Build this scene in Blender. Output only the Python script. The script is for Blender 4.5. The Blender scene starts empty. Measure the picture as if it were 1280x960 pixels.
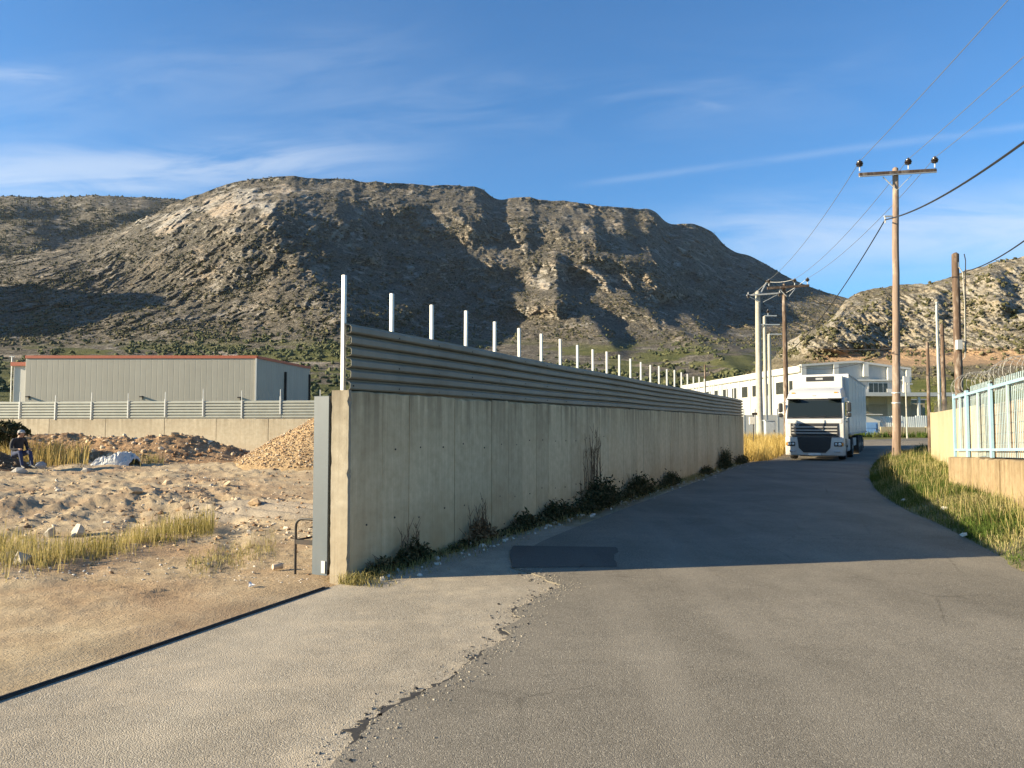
import bpy, bmesh, math, random
import numpy as np
from mathutils import Vector, Matrix, Euler

random.seed(7)
rng = np.random.default_rng(11)
scene = bpy.context.scene
COL = scene.collection

# ------------------------------------------------------------------ camera
F_PX, W_PX, H_PX = 961.0, 1280.0, 960.0
CAM_H = 1.65
PITCH = math.atan(50.0 / F_PX)
cam_data = bpy.data.cameras.new("camera")
cam_data.sensor_width = 36.0
cam_data.lens = 36.0 * F_PX / W_PX
cam_data.clip_start = 0.05
cam_data.clip_end = 20000.0
cam = bpy.data.objects.new("camera", cam_data)
COL.objects.link(cam)
cam.location = (0, 0, CAM_H)
cam.rotation_euler = (math.pi / 2 + PITCH, 0, 0)
scene.camera = cam

# ------------------------------------------------------------------ sun, sky, exposure
SUN_EL = math.radians(18.6)
SUN_AZ = math.radians(10.2)            # direction the light travels, measured from +x towards +y
travel = Vector((math.cos(SUN_EL) * math.cos(SUN_AZ), math.cos(SUN_EL) * math.sin(SUN_AZ), -math.sin(SUN_EL)))
sun_data = bpy.data.lights.new("sun", 'SUN')
sun_data.energy = 5.0
sun_data.angle = math.radians(0.5)
sun_data.color = (1.0, 0.84, 0.59)
sun = bpy.data.objects.new("sun", sun_data)
COL.objects.link(sun)
sun.rotation_euler = travel.to_track_quat('-Z', 'Y').to_euler()

scene.view_settings.view_transform = 'Standard'
scene.view_settings.look = 'None'
scene.view_settings.exposure = 1.5
scene.view_settings.gamma = 1.0
scene.view_settings.use_curve_mapping = False

def ray(px, py):
    dx = (px - W_PX / 2) / F_PX
    dy = (H_PX / 2 - py) / F_PX
    cp, sp = math.cos(PITCH), math.sin(PITCH)
    return dx, cp - dy * sp, sp + dy * cp

def G(px, py, z=0.0):
    """where the line of sight through a pixel meets the level z"""
    d = ray(px, py)
    t = (z - CAM_H) / d[2]
    return (d[0] * t, d[1] * t, z)

def AT(px, py, y):
    """the point at distance y (along +y) seen at a pixel"""
    d = ray(px, py)
    t = y / d[1]
    return (d[0] * t, y, CAM_H + d[2] * t)

class NT:
    """tiny node-tree writer"""
    def __init__(self, tree):
        self.t = tree; self.n = tree.nodes; self.l = tree.links
    def new(self, kind, **kw):
        nd = self.n.new(kind)
        for k, v in kw.items():
            if k.startswith('i_'):
                nd.inputs[k[2:].replace('_', ' ')].default_value = v
            else:
                setattr(nd, k, v)
        return nd
    def link(self, a, b): self.l.new(a, b)
    def val(self, sock, v):
        if hasattr(v, 'is_linked') or isinstance(v, bpy.types.NodeSocket): self.l.new(v, sock)
        else: sock.default_value = v
    def math(self, op, a, b=None, c=None, clamp=False):
        nd = self.n.new('ShaderNodeMath'); nd.operation = op; nd.use_clamp = clamp
        for i, v in enumerate((a, b, c)):
            if v is not None: self.val(nd.inputs[i], v)
        return nd.outputs[0]
    def ramp(self, fac, stops, interp='LINEAR'):
        nd = self.n.new('ShaderNodeValToRGB'); cr = nd.color_ramp; cr.interpolation = interp
        while len(cr.elements) < len(stops): cr.elements.new(0.5)
        for e, (p, c) in zip(cr.elements, stops):
            e.position = p
            if not isinstance(c, (tuple, list)): c = (c, c, c)
            e.color = (*c[:3], 1)
        self.val(nd.inputs[0], fac)
        return nd.outputs[0]
    def mix(self, fac, a, b, mode='MIX'):
        nd = self.n.new('ShaderNodeMix'); nd.data_type = 'RGBA'; nd.blend_type = mode
        self.val(nd.inputs[0], fac)
        for s, v in ((nd.inputs[6], a), (nd.inputs[7], b)):
            if isinstance(v, tuple): s.default_value = (*v[:3], 1)
            else: self.val(s, v)
        return nd.outputs[2]
    def noise(self, vec, scale, detail=4.0, rough=0.55, dist=0.0):
        nd = self.n.new('ShaderNodeTexNoise')
        nd.inputs['Scale'].default_value = scale; nd.inputs['Detail'].default_value = detail
        nd.inputs['Roughness'].default_value = rough; nd.inputs['Distortion'].default_value = dist
        if vec is not None: self.l.new(vec, nd.inputs['Vector'])
        return nd.outputs[0]
    def voronoi(self, vec, scale, feature='F1', out='Distance'):
        nd = self.n.new('ShaderNodeTexVoronoi'); nd.feature = feature
        nd.inputs['Scale'].default_value = scale
        if vec is not None: self.l.new(vec, nd.inputs['Vector'])
        return nd.outputs[out]
    def mapping(self, vec, scale=(1, 1, 1), rot=(0, 0, 0), loc=(0, 0, 0)):
        nd = self.n.new('ShaderNodeMapping')
        nd.inputs['Scale'].default_value = scale; nd.inputs['Rotation'].default_value = rot
        nd.inputs['Location'].default_value = loc
        self.l.new(vec, nd.inputs['Vector'])
        return nd.outputs[0]

# world: physical sky plus thin cirrus streaks and one contrail
world = bpy.data.worlds.new("World")
scene.world = world
world.use_nodes = True
wt = NT(world.node_tree)
wt.n.clear()
sky = wt.new('ShaderNodeTexSky', sky_type='NISHITA')
sky.sun_disc = False
sky.sun_elevation = SUN_EL
# sun stands opposite the travel direction; the node's rotation 0 is +y, turning towards +x
sky.sun_rotation = math.atan2(-travel.x, -travel.y)
sky.altitude = 50
sky.air_density = 1.0
sky.dust_density = 0.55
sky.ozone_density = 2.2
tc = wt.new('ShaderNodeTexCoord')
def unit(px, py):
    v = Vector(ray(px, py)); v.normalize(); return v
def streak(p1, p2, width_px, strength, x0, x1, soft, nscale, lo, hi, seed):
    """cloud streak along the great circle through two directions, broken up by stretched noise"""
    a, b = unit(*p1), unit(*p2)
    n = a.cross(b).normalized()
    along = (b - a).normalized()
    d = wt.new('ShaderNodeVectorMath', operation='DOT_PRODUCT'); wt.link(tc.outputs['Generated'], d.inputs[0]); d.inputs[1].default_value = n
    s = wt.new('ShaderNodeVectorMath', operation='DOT_PRODUCT'); wt.link(tc.outputs['Generated'], s.inputs[0]); s.inputs[1].default_value = along
    cx = wt.new('ShaderNodeCombineXYZ')
    wt.link(wt.math('MULTIPLY', s.outputs['Value'], nscale), cx.inputs[0])
    wt.link(wt.math('MULTIPLY', d.outputs['Value'], nscale * 5.0), cx.inputs[1])
    cx.inputs[2].default_value = seed
    nz = wt.noise(cx.outputs[0], 1.0, 5.0, 0.6, 0.6)
    w = width_px / F_PX
    wob = wt.math('ADD', d.outputs['Value'], wt.math('MULTIPLY', wt.math('SUBTRACT', nz, 0.5), w * 0.9))
    band = wt.math('POWER', 2.718, wt.math('MULTIPLY', wt.math('POWER', wt.math('ABSOLUTE', wt.math('DIVIDE', wob, w)), 2.0), -1.0))
    s0, s1 = unit(*x0).dot(along), unit(*x1).dot(along)
    def edge(e0, e1):
        mr = wt.new('ShaderNodeMapRange', interpolation_type='SMOOTHSTEP')
        wt.link(s.outputs['Value'], mr.inputs[0]); mr.inputs[1].default_value = e0; mr.inputs[2].default_value = e1
        return mr.outputs[0]
    front = wt.new('ShaderNodeVectorMath', operation='DOT_PRODUCT'); wt.link(tc.outputs['Generated'], front.inputs[0]); front.inputs[1].default_value = (a + b).normalized()
    lim = wt.math('MULTIPLY', edge(s0, s0 + soft), edge(s1, s1 - soft))
    lim = wt.math('MULTIPLY', lim, wt.math('GREATER_THAN', front.outputs['Value'], 0.0))
    br = wt.new('ShaderNodeMapRange', interpolation_type='SMOOTHSTEP')
    wt.link(nz, br.inputs[0]); br.inputs[1].default_value = lo; br.inputs[2].default_value = hi
    return wt.math('MULTIPLY', wt.math('MULTIPLY', wt.math('MULTIPLY', band, lim), br.outputs[0]), strength)
st = [
    streak((0, 214), (560, 196), 24, 0.52, (-700, 214), (640, 194), 0.35, 5.0, 0.25, 0.62, 1.3),
    streak((0, 236), (300, 232), 12, 0.35, (-700, 236), (420, 230), 0.3, 6.0, 0.3, 0.6, 4.1),
    streak((780, 224), (1280, 158), 4.0, 0.13, (690, 232), (1900, 80), 0.10, 9.0, 0.15, 0.55, 8.7),
    streak((880, 305), (1280, 285), 40, 0.62, (740, 310), (2000, 270), 0.25, 3.5, 0.2, 0.65, 2.9),
    streak((0, 92), (90, 98), 7, 0.26, (-80, 90), (110, 98), 0.05, 9.0, 0.35, 0.6, 5.5),
    streak((60, 130), (470, 60), 38, 0.16, (-300, 190), (640, 20), 0.25, 4.0, 0.3, 0.7, 3.2),
    streak((300, 160), (900, 120), 46, 0.12, (100, 170), (1300, 90), 0.3, 4.0, 0.35, 0.7, 6.6),
    streak((850, 128), (905, 134), 5, 0.09, (838, 126), (925, 137), 0.03, 14.0, 0.35, 0.6, 9.5),
]
cl = st[0]
for s_ in st[1:]:
    cl = wt.math('ADD', cl, s_)
cl = wt.math('MINIMUM', cl, 0.85)
skycol = wt.mix(1.0, sky.outputs[0], (0.60, 1.09, 1.50), 'MULTIPLY')
skymix = wt.mix(cl, skycol, (5.6, 6.3, 7.2))
bg = wt.new('ShaderNodeBackground')
wt.link(skymix, bg.inputs['Color'])
bg.inputs['Strength'].default_value = 0.05
wo = wt.new('ShaderNodeOutputWorld')
wt.link(bg.outputs[0], wo.inputs['Surface'])

# ------------------------------------------------------------------ noise
def _h(ix, iy, seed):
    h = (ix.astype(np.int64) * 374761393 + iy.astype(np.int64) * 668265263 + seed * 1274126177) & 0xFFFFFFFF
    h = ((h ^ (h >> 13)) * 1274126177) & 0xFFFFFFFF
    return ((h ^ (h >> 16)) & 0xFFFFFF) / float(0xFFFFFF)
def vnoise(x, y, seed=0):
    x = np.asarray(x, float); y = np.asarray(y, float)
    x0 = np.floor(x); y0 = np.floor(y)
    fx = x - x0; fy = y - y0
    fx = fx * fx * fx * (fx * (fx * 6 - 15) + 10); fy = fy * fy * fy * (fy * (fy * 6 - 15) + 10)
    a = _h(x0, y0, seed); b = _h(x0 + 1, y0, seed); c = _h(x0, y0 + 1, seed); d = _h(x0 + 1, y0 + 1, seed)
    return (a * (1 - fx) + b * fx) * (1 - fy) + (c * (1 - fx) + d * fx) * fy * 1.0
def fbm(x, y, octv=5, seed=0, gain=0.5, lac=2.03):
    x = np.asarray(x, float); y = np.asarray(y, float)
    s = 0; a = 1.0; t = 0
    for i in range(octv):
        s = s + a * (vnoise(x, y, seed + i * 17) * 2 - 1); t += a
        a *= gain; x, y = x * lac * 0.96 + y * lac * 0.28 + 3.1, y * lac * 0.96 - x * lac * 0.28 + 1.7
    return s / t
def ridged(x, y, octv=5, seed=0, gain=0.5):
    x = np.asarray(x, float); y = np.asarray(y, float)
    s = 0; a = 1.0; t = 0
    for i in range(octv):
        s = s + a * (1 - np.abs(vnoise(x, y, seed + i * 13) * 2 - 1)); t += a
        a *= gain; x, y = x * 1.98 + y * 0.5 + 5.1, y * 1.98 - x * 0.5 + 2.3
    return s / t
def ss(a, b, x):
    t = np.clip((np.asarray(x, float) - a) / (b - a), 0, 1)
    return t * t * (3 - 2 * t)

# ------------------------------------------------------------------ mesh helpers
class MB:
    """collects shapes for ONE mesh object"""
    def __init__(self): self.v = []; self.f = []
    def add(self, vs, fs):
        o = len(self.v); self.v += [tuple(p) for p in vs]; self.f += [tuple(i + o for i in f) for f in fs]; return self
    def box(self, c, s, rot=None):
        x, y, z = s[0] / 2, s[1] / 2, s[2] / 2
        vs = [Vector((i, j, k)) for i in (-x, x) for j in (-y, y) for k in (-z, z)]
        if rot is not None:
            m = Euler(rot).to_matrix(); vs = [m @ p for p in vs]
        vs = [p + Vector(c) for p in vs]
        return self.add(vs, [(0, 1, 3, 2), (4, 6, 7, 5), (0, 4, 5, 1), (2, 3, 7, 6), (0, 2, 6, 4), (1, 5, 7, 3)])
    def bar(self, a, b, w, h=None, up=(0, 0, 1)):
        """square bar from a to b"""
        h = h or w
        a, b = Vector(a), Vector(b); d = (b - a).normalized(); u = Vector(up)
        if abs(d.dot(u)) > 0.99: u = Vector((0, 1, 0))
        s = d.cross(u).normalized(); u = s.cross(d)
        vs = []
        for p in (a, b):
            for i, j in ((-1, -1), (1, -1), (1, 1), (-1, 1)): vs.append(p + s * (i * w / 2) + u * (j * h / 2))
        return self.add(vs, [(0, 3, 2, 1), (4, 5, 6, 7), (0, 1, 5, 4), (1, 2, 6, 5), (2, 3, 7, 6), (3, 0, 4, 7)])
    def tube(self, pts, r, n=8, cap=True):
        pts = [Vector(p) for p in pts]
        rs = r if isinstance(r, (list, tuple)) else [r] * len(pts)
        o = len(self.v)
        prev = None
        for i, p in enumerate(pts):
            d = (pts[min(i + 1, len(pts) - 1)] - pts[max(i - 1, 0)])
            d.normalize()
            if prev is None:
                u = Vector((0, 0, 1)) if abs(d.z) < 0.9 else Vector((1, 0, 0))
            else: u = prev
            s = d.cross(u).normalized(); u = s.cross(d).normalized(); prev = u
            for k in range(n):
                a = 2 * math.pi * k / n
                q = p + (s * math.cos(a) + u * math.sin(a)) * rs[i]
                self.v.append(tuple(q))
        for i in range(len(pts) - 1):
            for k in range(n):
                a = o + i * n + k; b = o + i * n + (k + 1) % n
                self.f.append((a, b, b + n, a + n))
        if cap:
            self.f.append(tuple(o + k for k in reversed(range(n))))
            self.f.append(tuple(o + (len(pts) - 1) * n + k for k in range(n)))
        return self
    def lathe(self, prof, c=(0, 0, 0), n=16, axis='z'):
        o = len(self.v)
        for r, h in prof:
            for k in range(n):
                a = 2 * math.pi * k / n
                p = (r * math.cos(a), r * math.sin(a), h)
                if axis == 'x': p = (p[2], p[0], p[1])
                elif axis == 'y': p = (p[0], p[2], p[1])
                self.v.append((p[0] + c[0], p[1] + c[1], p[2] + c[2]))
        for i in range(len(prof) - 1):
            for k in range(n):
                a = o + i * n + k; b = o + i * n + (k + 1) % n
                self.f.append((a, b, b + n, a + n))
        self.f.append(tuple(o + k for k in reversed(range(n))))
        self.f.append(tuple(o + (len(prof) - 1) * n + k for k in range(n)))
        return self
    def prism(self, poly, lo, hi, axis='x'):
        """polygon extruded along an axis; poly in the other two axes, in order (y,z), (x,z) or (x,y)"""
        n = len(poly); vs = []
        for t in (lo, hi):
            for a, b in poly:
                vs.append({'x': (t, a, b), 'y': (a, t, b), 'z': (a, b, t)}[axis])
        fs = [tuple(range(n)), tuple(reversed(range(n, 2 * n)))]
        fs += [(i, i + n, (i + 1) % n + n, (i + 1) % n) for i in range(n)]
        return self.add(vs, fs)
    def build(self, name, m, parent=None, bevel=0.0, seg=2, smooth=False, loc=None, rot=None):
        me = bpy.data.meshes.new(name)
        me.from_pydata([tuple(p) for p in self.v], [], self.f)
        bm = bmesh.new(); bm.from_mesh(me)
        bmesh.ops.recalc_face_normals(bm, faces=bm.faces)
        if bevel > 0:
            es = [e for e in bm.edges if len(e.link_faces) == 2 and e.calc_face_angle(0) > 0.5]
            bmesh.ops.bevel(bm, geom=es, offset=bevel, segments=seg, profile=0.6, affect='EDGES', clamp_overlap=True)
        bm.to_mesh(me); bm.free()
        if smooth:
            me.polygons.foreach_set('use_smooth', [True] * len(me.polygons))
            try: me.set_sharp_from_angle(angle=math.radians(40))
            except Exception: pass
        me.materials.append(m)
        o = bpy.data.objects.new(name, me); COL.objects.link(o)
        if parent is not None: o.parent = parent
        if loc is not None: o.location = loc
        if rot is not None: o.rotation_euler = rot
        return o

def np_mesh(name, verts, faces, m, smooth=True, parent=None, attrs=None):
    """verts (n,3), faces (k,3|4) arrays -> object"""
    me = bpy.data.meshes.new(name)
    verts = np.ascontiguousarray(verts, dtype=np.float32); faces = np.ascontiguousarray(faces, dtype=np.int32)
    k, c = faces.shape
    me.vertices.add(len(verts)); me.vertices.foreach_set('co', verts.ravel())
    me.loops.add(k * c); me.loops.foreach_set('vertex_index', faces.ravel())
    me.polygons.add(k); me.polygons.foreach_set('loop_start', np.arange(0, k * c, c, dtype=np.int32))
    try: me.polygons.foreach_set('loop_total', np.full(k, c, dtype=np.int32))
    except Exception: pass
    me.polygons.foreach_set('use_smooth', np.full(k, smooth, dtype=bool))
    if attrs:
        for an, arr in attrs.items():
            at = me.attributes.new(an, 'FLOAT', 'POINT'); at.data.foreach_set('value', np.ascontiguousarray(arr, dtype=np.float32))
    me.update(calc_edges=True); me.validate()
    me.materials.append(m)
    o = bpy.data.objects.new(name, me); COL.objects.link(o)
    if parent is not None: o.parent = parent
    return o
def grid_faces(nr, nc):
    i = np.arange(nr - 1)[:, None] * nc + np.arange(nc - 1)[None, :]
    i = i.ravel()
    return np.stack([i, i + 1, i + nc + 1, i + nc], 1)

def tag(o, label=None, cat=None, group=None, kind=None):
    if label: o['label'] = label
    if cat: o['category'] = cat
    if group: o['group'] = group
    if kind: o['kind'] = kind
    return o
def thing(name, label, cat, loc=(0, 0, 0), rz=0.0, group=None):
    o = bpy.data.objects.new(name, None); COL.objects.link(o)
    o.location = loc; o.rotation_euler = (0, 0, rz); o.empty_display_size = 0.2
    return tag(o, label, cat, group)
def copy_tree(o, parent=None):
    c = o.copy(); COL.objects.link(c); c.parent = parent
    for ch in [x for x in o.children]:
        copy_tree(ch, c)
    return c

# ------------------------------------------------------------------ materials
def new_mat(name):
    m = bpy.data.materials.new(name); m.use_nodes = True
    t = NT(m.node_tree); t.n.clear()
    b = t.new('ShaderNodeBsdfPrincipled'); o = t.new('ShaderNodeOutputMaterial')
    t.link(b.outputs[0], o.inputs[0])
    return m, t, b
def bump(t, b, height, strength, dist):
    nd = t.new('ShaderNodeBump'); nd.inputs['Strength'].default_value = strength; nd.inputs['Distance'].default_value = dist
    t.link(height, nd.inputs['Height']); t.link(nd.outputs[0], b.inputs['Normal'])
def simple(name, col, rough=0.6, metal=0.0, var=0.15, scale=6.0, bmp=0.0, dirt=None, spec=0.5, rand=0.0, streaks=0.0):
    m, t, b = new_mat(name)
    tcn = t.new('ShaderNodeTexCoord')
    v = tcn.outputs['Object']
    nz = t.noise(v, scale, 6, 0.6)
    dark = tuple(c * (1 - var) for c in col); lite = tuple(min(1, c * (1 + var * 0.7)) for c in col)
    c = t.ramp(nz, [(0.3, dark), (0.7, lite)])
    if dirt:
        dn = t.noise(v, scale * 0.35, 5, 0.65)
        c = t.mix(t.ramp(dn, [(0.48, 0.0), (0.72, 0.75)]), c, dirt)
    if streaks:
        sv = t.mapping(v, (9, 9, 0.5))
        sn = t.noise(sv, 1.0, 4, 0.6)
        c = t.mix(t.ramp(sn, [(0.45, 0.0), (0.75, streaks)]), c, tuple(x * 0.45 for x in col))
    if rand:
        oi = t.new('ShaderNodeObjectInfo')
        k = t.math('ADD', t.math('MULTIPLY', oi.outputs['Random'], rand * 2), 1 - rand)
        c = t.mix(1.0, c, k, 'MULTIPLY')
    t.val(b.inputs['Base Color'], c)
    b.inputs['Roughness'].default_value = rough; b.inputs['Metallic'].default_value = metal
    b.inputs['Specular IOR Level'].default_value = spec
    if bmp: bump(t, b, nz, bmp, 0.01)
    return m
# ------------------------------------------------------------------ terrain levels
def gz(x, y):
    """level of the firm ground"""
    r = np.hypot(x, y)
    return 0.62 * ss(36, 66, y) + 6.0 * ss(75, 230, np.where(np.asarray(y) > 0, r, 0))
WALL_A = np.array(G(436, 726)[:2]); WALL_B = np.array(G(930, 576.4)[:2])
WALL_L = float(np.linalg.norm(WALL_B - WALL_A)); WALL_D = (WALL_B - WALL_A) / WALL_L
WALL_N = np.array([WALL_D[1], -WALL_D[0]])        # towards the road
def wall_st(x, y):
    dx, dy = x - WALL_A[0], y - WALL_A[1]
    return dx * WALL_D[0] + dy * WALL_D[1], dx * WALL_N[0] + dy * WALL_N[1]

# ---------- materials of the ground
def mat_lot():
    m, t, b = new_mat('sandy_earth')
    v = t.new('ShaderNodeTexCoord').outputs['Object']
    n1 = t.noise(v, 0.35, 6, 0.6, 0.4); n2 = t.noise(v, 2.3, 8, 0.65); n3 = t.noise(v, 22, 6, 0.7); n4 = t.noise(v, 0.9, 5, 0.6, 0.8)
    base = t.ramp(n2, [(0.25, (0.27, 0.205, 0.125)), (0.5, (0.41, 0.32, 0.20)), (0.75, (0.53, 0.43, 0.285))])
    red = t.ramp(n3, [(0.3, (0.25, 0.16, 0.09)), (0.7, (0.40, 0.275, 0.165))])
    c = t.mix(t.ramp(n1, [(0.45, 0.0), (0.62, 0.8)]), base, red)
    # churned grey mud near the gate
    sx = t.new('ShaderNodeSeparateXYZ'); t.link(v, sx.inputs[0])
    dx = t.math('DIVIDE', t.math('ADD', sx.outputs[0], 4.7), 1.9); dy = t.math('DIVIDE', t.math('SUBTRACT', sx.outputs[1], 14.9), 1.9)
    rr = t.math('ADD', t.math('MULTIPLY', dx, dx), t.math('MULTIPLY', dy, dy))
    rr = t.math('ADD', rr, t.math('MULTIPLY', t.math('SUBTRACT', n4, 0.5), 1.6))
    grey = t.ramp(n3, [(0.3, (0.24, 0.205, 0.16)), (0.7, (0.37, 0.325, 0.265))])
    c = t.mix(t.ramp(rr, [(0.30, 0.7), (0.95, 0.0)]), c, grey)
    # straw and dry litter
    st_ = t.noise(t.mapping(v, (150, 36, 36), (0, 0, 0.5)), 1.0, 3, 0.6)
    c = t.mix(t.math('MULTIPLY', t.ramp(st_, [(0.6, 0.0), (0.7, 0.7)]), t.ramp(n4, [(0.42, 0.0), (0.6, 1.0)])), c, (0.56, 0.47, 0.29))
    # fields further out
    ln = t.new('ShaderNodeVectorMath', operation='LENGTH'); t.link(v, ln.inputs[0])
    green = t.ramp(n1, [(0.35, (0.10, 0.115, 0.035)), (0.65, (0.17, 0.15, 0.06))])
    far = t.new('ShaderNodeMapRange'); t.link(ln.outputs['Value'], far.inputs[0]); far.inputs[1].default_value = 40; far.inputs[2].default_value = 60
    c = t.mix(far.outputs[0], c, green)
    t.val(b.inputs['Base Color'], c)
    b.inputs['Roughness'].default_value = 0.95; b.inputs['Specular IOR Level'].default_value = 0.15
    n5 = t.noise(v, 75, 4, 0.7)
    h = t.math('ADD', t.math('MULTIPLY', n3, 0.6), t.math('ADD', n2, t.math('MULTIPLY', n5, 0.35)))
    bump(t, b, h, 0.8, 0.045)
    return m
M_LOT = mat_lot()

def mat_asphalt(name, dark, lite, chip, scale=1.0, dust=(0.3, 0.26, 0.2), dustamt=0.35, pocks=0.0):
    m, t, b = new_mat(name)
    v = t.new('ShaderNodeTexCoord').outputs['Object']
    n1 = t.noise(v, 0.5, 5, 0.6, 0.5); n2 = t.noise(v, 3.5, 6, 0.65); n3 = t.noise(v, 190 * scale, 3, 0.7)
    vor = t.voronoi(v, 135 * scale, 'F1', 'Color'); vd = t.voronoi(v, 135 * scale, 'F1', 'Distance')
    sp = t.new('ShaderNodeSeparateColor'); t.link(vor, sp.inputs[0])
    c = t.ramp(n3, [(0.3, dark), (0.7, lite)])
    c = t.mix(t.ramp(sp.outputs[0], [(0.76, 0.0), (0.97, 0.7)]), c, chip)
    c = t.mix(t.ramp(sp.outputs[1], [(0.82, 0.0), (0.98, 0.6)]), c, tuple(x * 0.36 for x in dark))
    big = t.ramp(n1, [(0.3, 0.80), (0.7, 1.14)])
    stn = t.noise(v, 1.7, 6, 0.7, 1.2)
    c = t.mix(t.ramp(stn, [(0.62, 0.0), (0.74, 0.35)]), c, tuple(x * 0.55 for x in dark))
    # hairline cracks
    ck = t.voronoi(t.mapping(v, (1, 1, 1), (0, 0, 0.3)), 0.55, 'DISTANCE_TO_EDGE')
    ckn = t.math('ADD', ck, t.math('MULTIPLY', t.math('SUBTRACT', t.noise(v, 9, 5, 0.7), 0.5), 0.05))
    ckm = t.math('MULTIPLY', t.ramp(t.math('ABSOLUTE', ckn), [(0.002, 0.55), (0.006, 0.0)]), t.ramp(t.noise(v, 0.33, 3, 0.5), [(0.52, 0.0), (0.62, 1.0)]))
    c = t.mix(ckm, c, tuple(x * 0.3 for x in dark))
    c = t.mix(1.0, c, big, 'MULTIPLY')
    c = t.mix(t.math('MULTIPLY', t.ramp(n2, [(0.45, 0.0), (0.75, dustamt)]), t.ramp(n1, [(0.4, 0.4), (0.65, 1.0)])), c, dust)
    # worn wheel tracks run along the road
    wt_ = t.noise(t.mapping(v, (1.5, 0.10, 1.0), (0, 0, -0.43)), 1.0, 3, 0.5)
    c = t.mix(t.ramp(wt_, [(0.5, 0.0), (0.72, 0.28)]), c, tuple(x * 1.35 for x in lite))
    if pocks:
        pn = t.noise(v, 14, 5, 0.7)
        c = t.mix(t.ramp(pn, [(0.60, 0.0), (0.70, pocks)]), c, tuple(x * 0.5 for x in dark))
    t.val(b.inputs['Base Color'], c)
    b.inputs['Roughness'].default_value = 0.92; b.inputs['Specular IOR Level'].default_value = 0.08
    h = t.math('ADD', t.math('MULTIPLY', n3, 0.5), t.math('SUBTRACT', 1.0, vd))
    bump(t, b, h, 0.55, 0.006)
    return m
M_ROAD = mat_asphalt('asphalt', (0.155, 0.138, 0.109), (0.232, 0.207, 0.164), (0.37, 0.335, 0.268), 1.0, (0.31, 0.27, 0.205), 0.35)
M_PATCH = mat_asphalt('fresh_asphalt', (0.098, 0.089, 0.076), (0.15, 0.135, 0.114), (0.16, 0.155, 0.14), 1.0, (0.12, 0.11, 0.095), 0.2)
M_APRON = mat_asphalt('worn_concrete_asphalt', (0.245, 0.212, 0.16), (0.385, 0.335, 0.255), (0.50, 0.45, 0.36), 0.85, (0.50, 0.415, 0.295), 0.85, 0.40)

# ---------- the ground: one sheet out to the horizon
def lot_rise(x, y):
    s, n = wall_st(x, y)
    return 0.30 * ss(17, 27, y) * ss(0.3, 2.5, -n)
def lot_h(x, y):
    s, n = wall_st(x, y)
    r = np.hypot(x, y)
    left = ss(0.3, 1.6, -n) * ss(-0.2, 1.5, -n)       # only on the lot side of wall and track
    rise = lot_rise(x, y)
    h = fbm(x * 0.5, y * 0.5, 4, 3) * 0.05
    rough = ss(10.5, 14, y) * ss(40, 30, y) * ss(-3.0, -6.0, x + 0.15 * (y - 12))
    h = h + rough * (ridged(x * 0.45, y * 0.8, 4, 5, 0.55) - 0.55) * 0.18
    h = h + rough * (fbm(x * 2.2, y * 3.0, 5, 8, 0.65) * 0.06 + fbm(x * 9, y * 9, 3, 18, 0.6) * 0.03)
    # low heap of spoil at the left
    h = h + 0.20 * np.exp(-((x + 11.2) / 3.4) ** 2 - ((y - 15.2) / 2.0) ** 2) * (1 + 0.5 * fbm(x * 1.4, y * 1.4, 4, 21))
    h = h + 0.16 * np.exp(-((x + 8.0) / 2.2) ** 2 - ((y - 17.5) / 1.5) ** 2) * (1 + 0.5 * fbm(x * 1.7, y * 1.7, 4, 29))
    # ruts pressed in by tyres
    rut = np.exp(-((x + 4.9) / 2.2) ** 2 - ((y - 14.9) / 1.9) ** 2)
    h = h + rut * 0.07 * np.sin((y - 16 + 0.35 * x + 0.25 * np.sin(x * 1.3)) * 7.5)
    # wheel ruts leading from the gate into the lot
    xc = -3.1 - 0.30 * (y - 8.5) - 0.012 * (y - 8.5) ** 2
    for off in (0.0, -1.65, -3.6, -5.1):
        d = x - (xc + off + (0.10 * (y - 8.5) if off < -3 else 0))
        tread = 1 + 0.35 * np.sin(y * 40)
        h = h + (-0.026 * np.exp(-(d / 0.15) ** 2) * tread + 0.013 * np.exp(-((np.abs(d) - 0.27) / 0.10) ** 2)) * ss(8.0, 9.5, y) * ss(24, 18, y)
    tyre = np.sin((x * 0.55 + y * 0.83 + 0.3 * np.sin(y * 0.6)) * 5.0)
    h = h + 0.022 * np.clip(tyre, 0.55, 1) * np.sin((x * 0.83 - y * 0.55) * 42) * ss(6, 7.5, y) * ss(12.5, 9.5, y)
    h = h + (fbm(x * 7, y * 7, 3, 40) * 0.012 + fbm(x * 1.6, y * 1.6, 3, 44) * 0.025) * ss(26, 14, r)
    return h * left * ss(75, 45, r) + rise * ss(75, 45, r) - 0.045 * (1 - ss(0.0, 0.5, -n))
def build_ground():
    front = np.linspace(math.radians(48), math.radians(132), 620)
    back = np.linspace(math.radians(132), math.radians(408), 92)[1:]
    ang = np.concatenate([front, back])
    rad = np.concatenate([[0.05, 1.0, 2.0], np.geomspace(2.6, 60, 360), np.geomspace(64, 300, 40), [400, 700, 1200, 2500, 6000]])
    A, R = np.meshgrid(ang, rad)
    X = R * np.cos(A); Y = R * np.sin(A)
    Z = gz(X, Y) + lot_h(X, Y) - 0.012
    n = len(ang)
    o = np_mesh('ground', np.stack([X, Y, Z], -1).reshape(-1, 3), grid_faces(len(rad), n), M_LOT)
    tag(o, 'sandy earth of the open lot running out to the fields', kind='structure')
    return o
build_ground()

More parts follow.
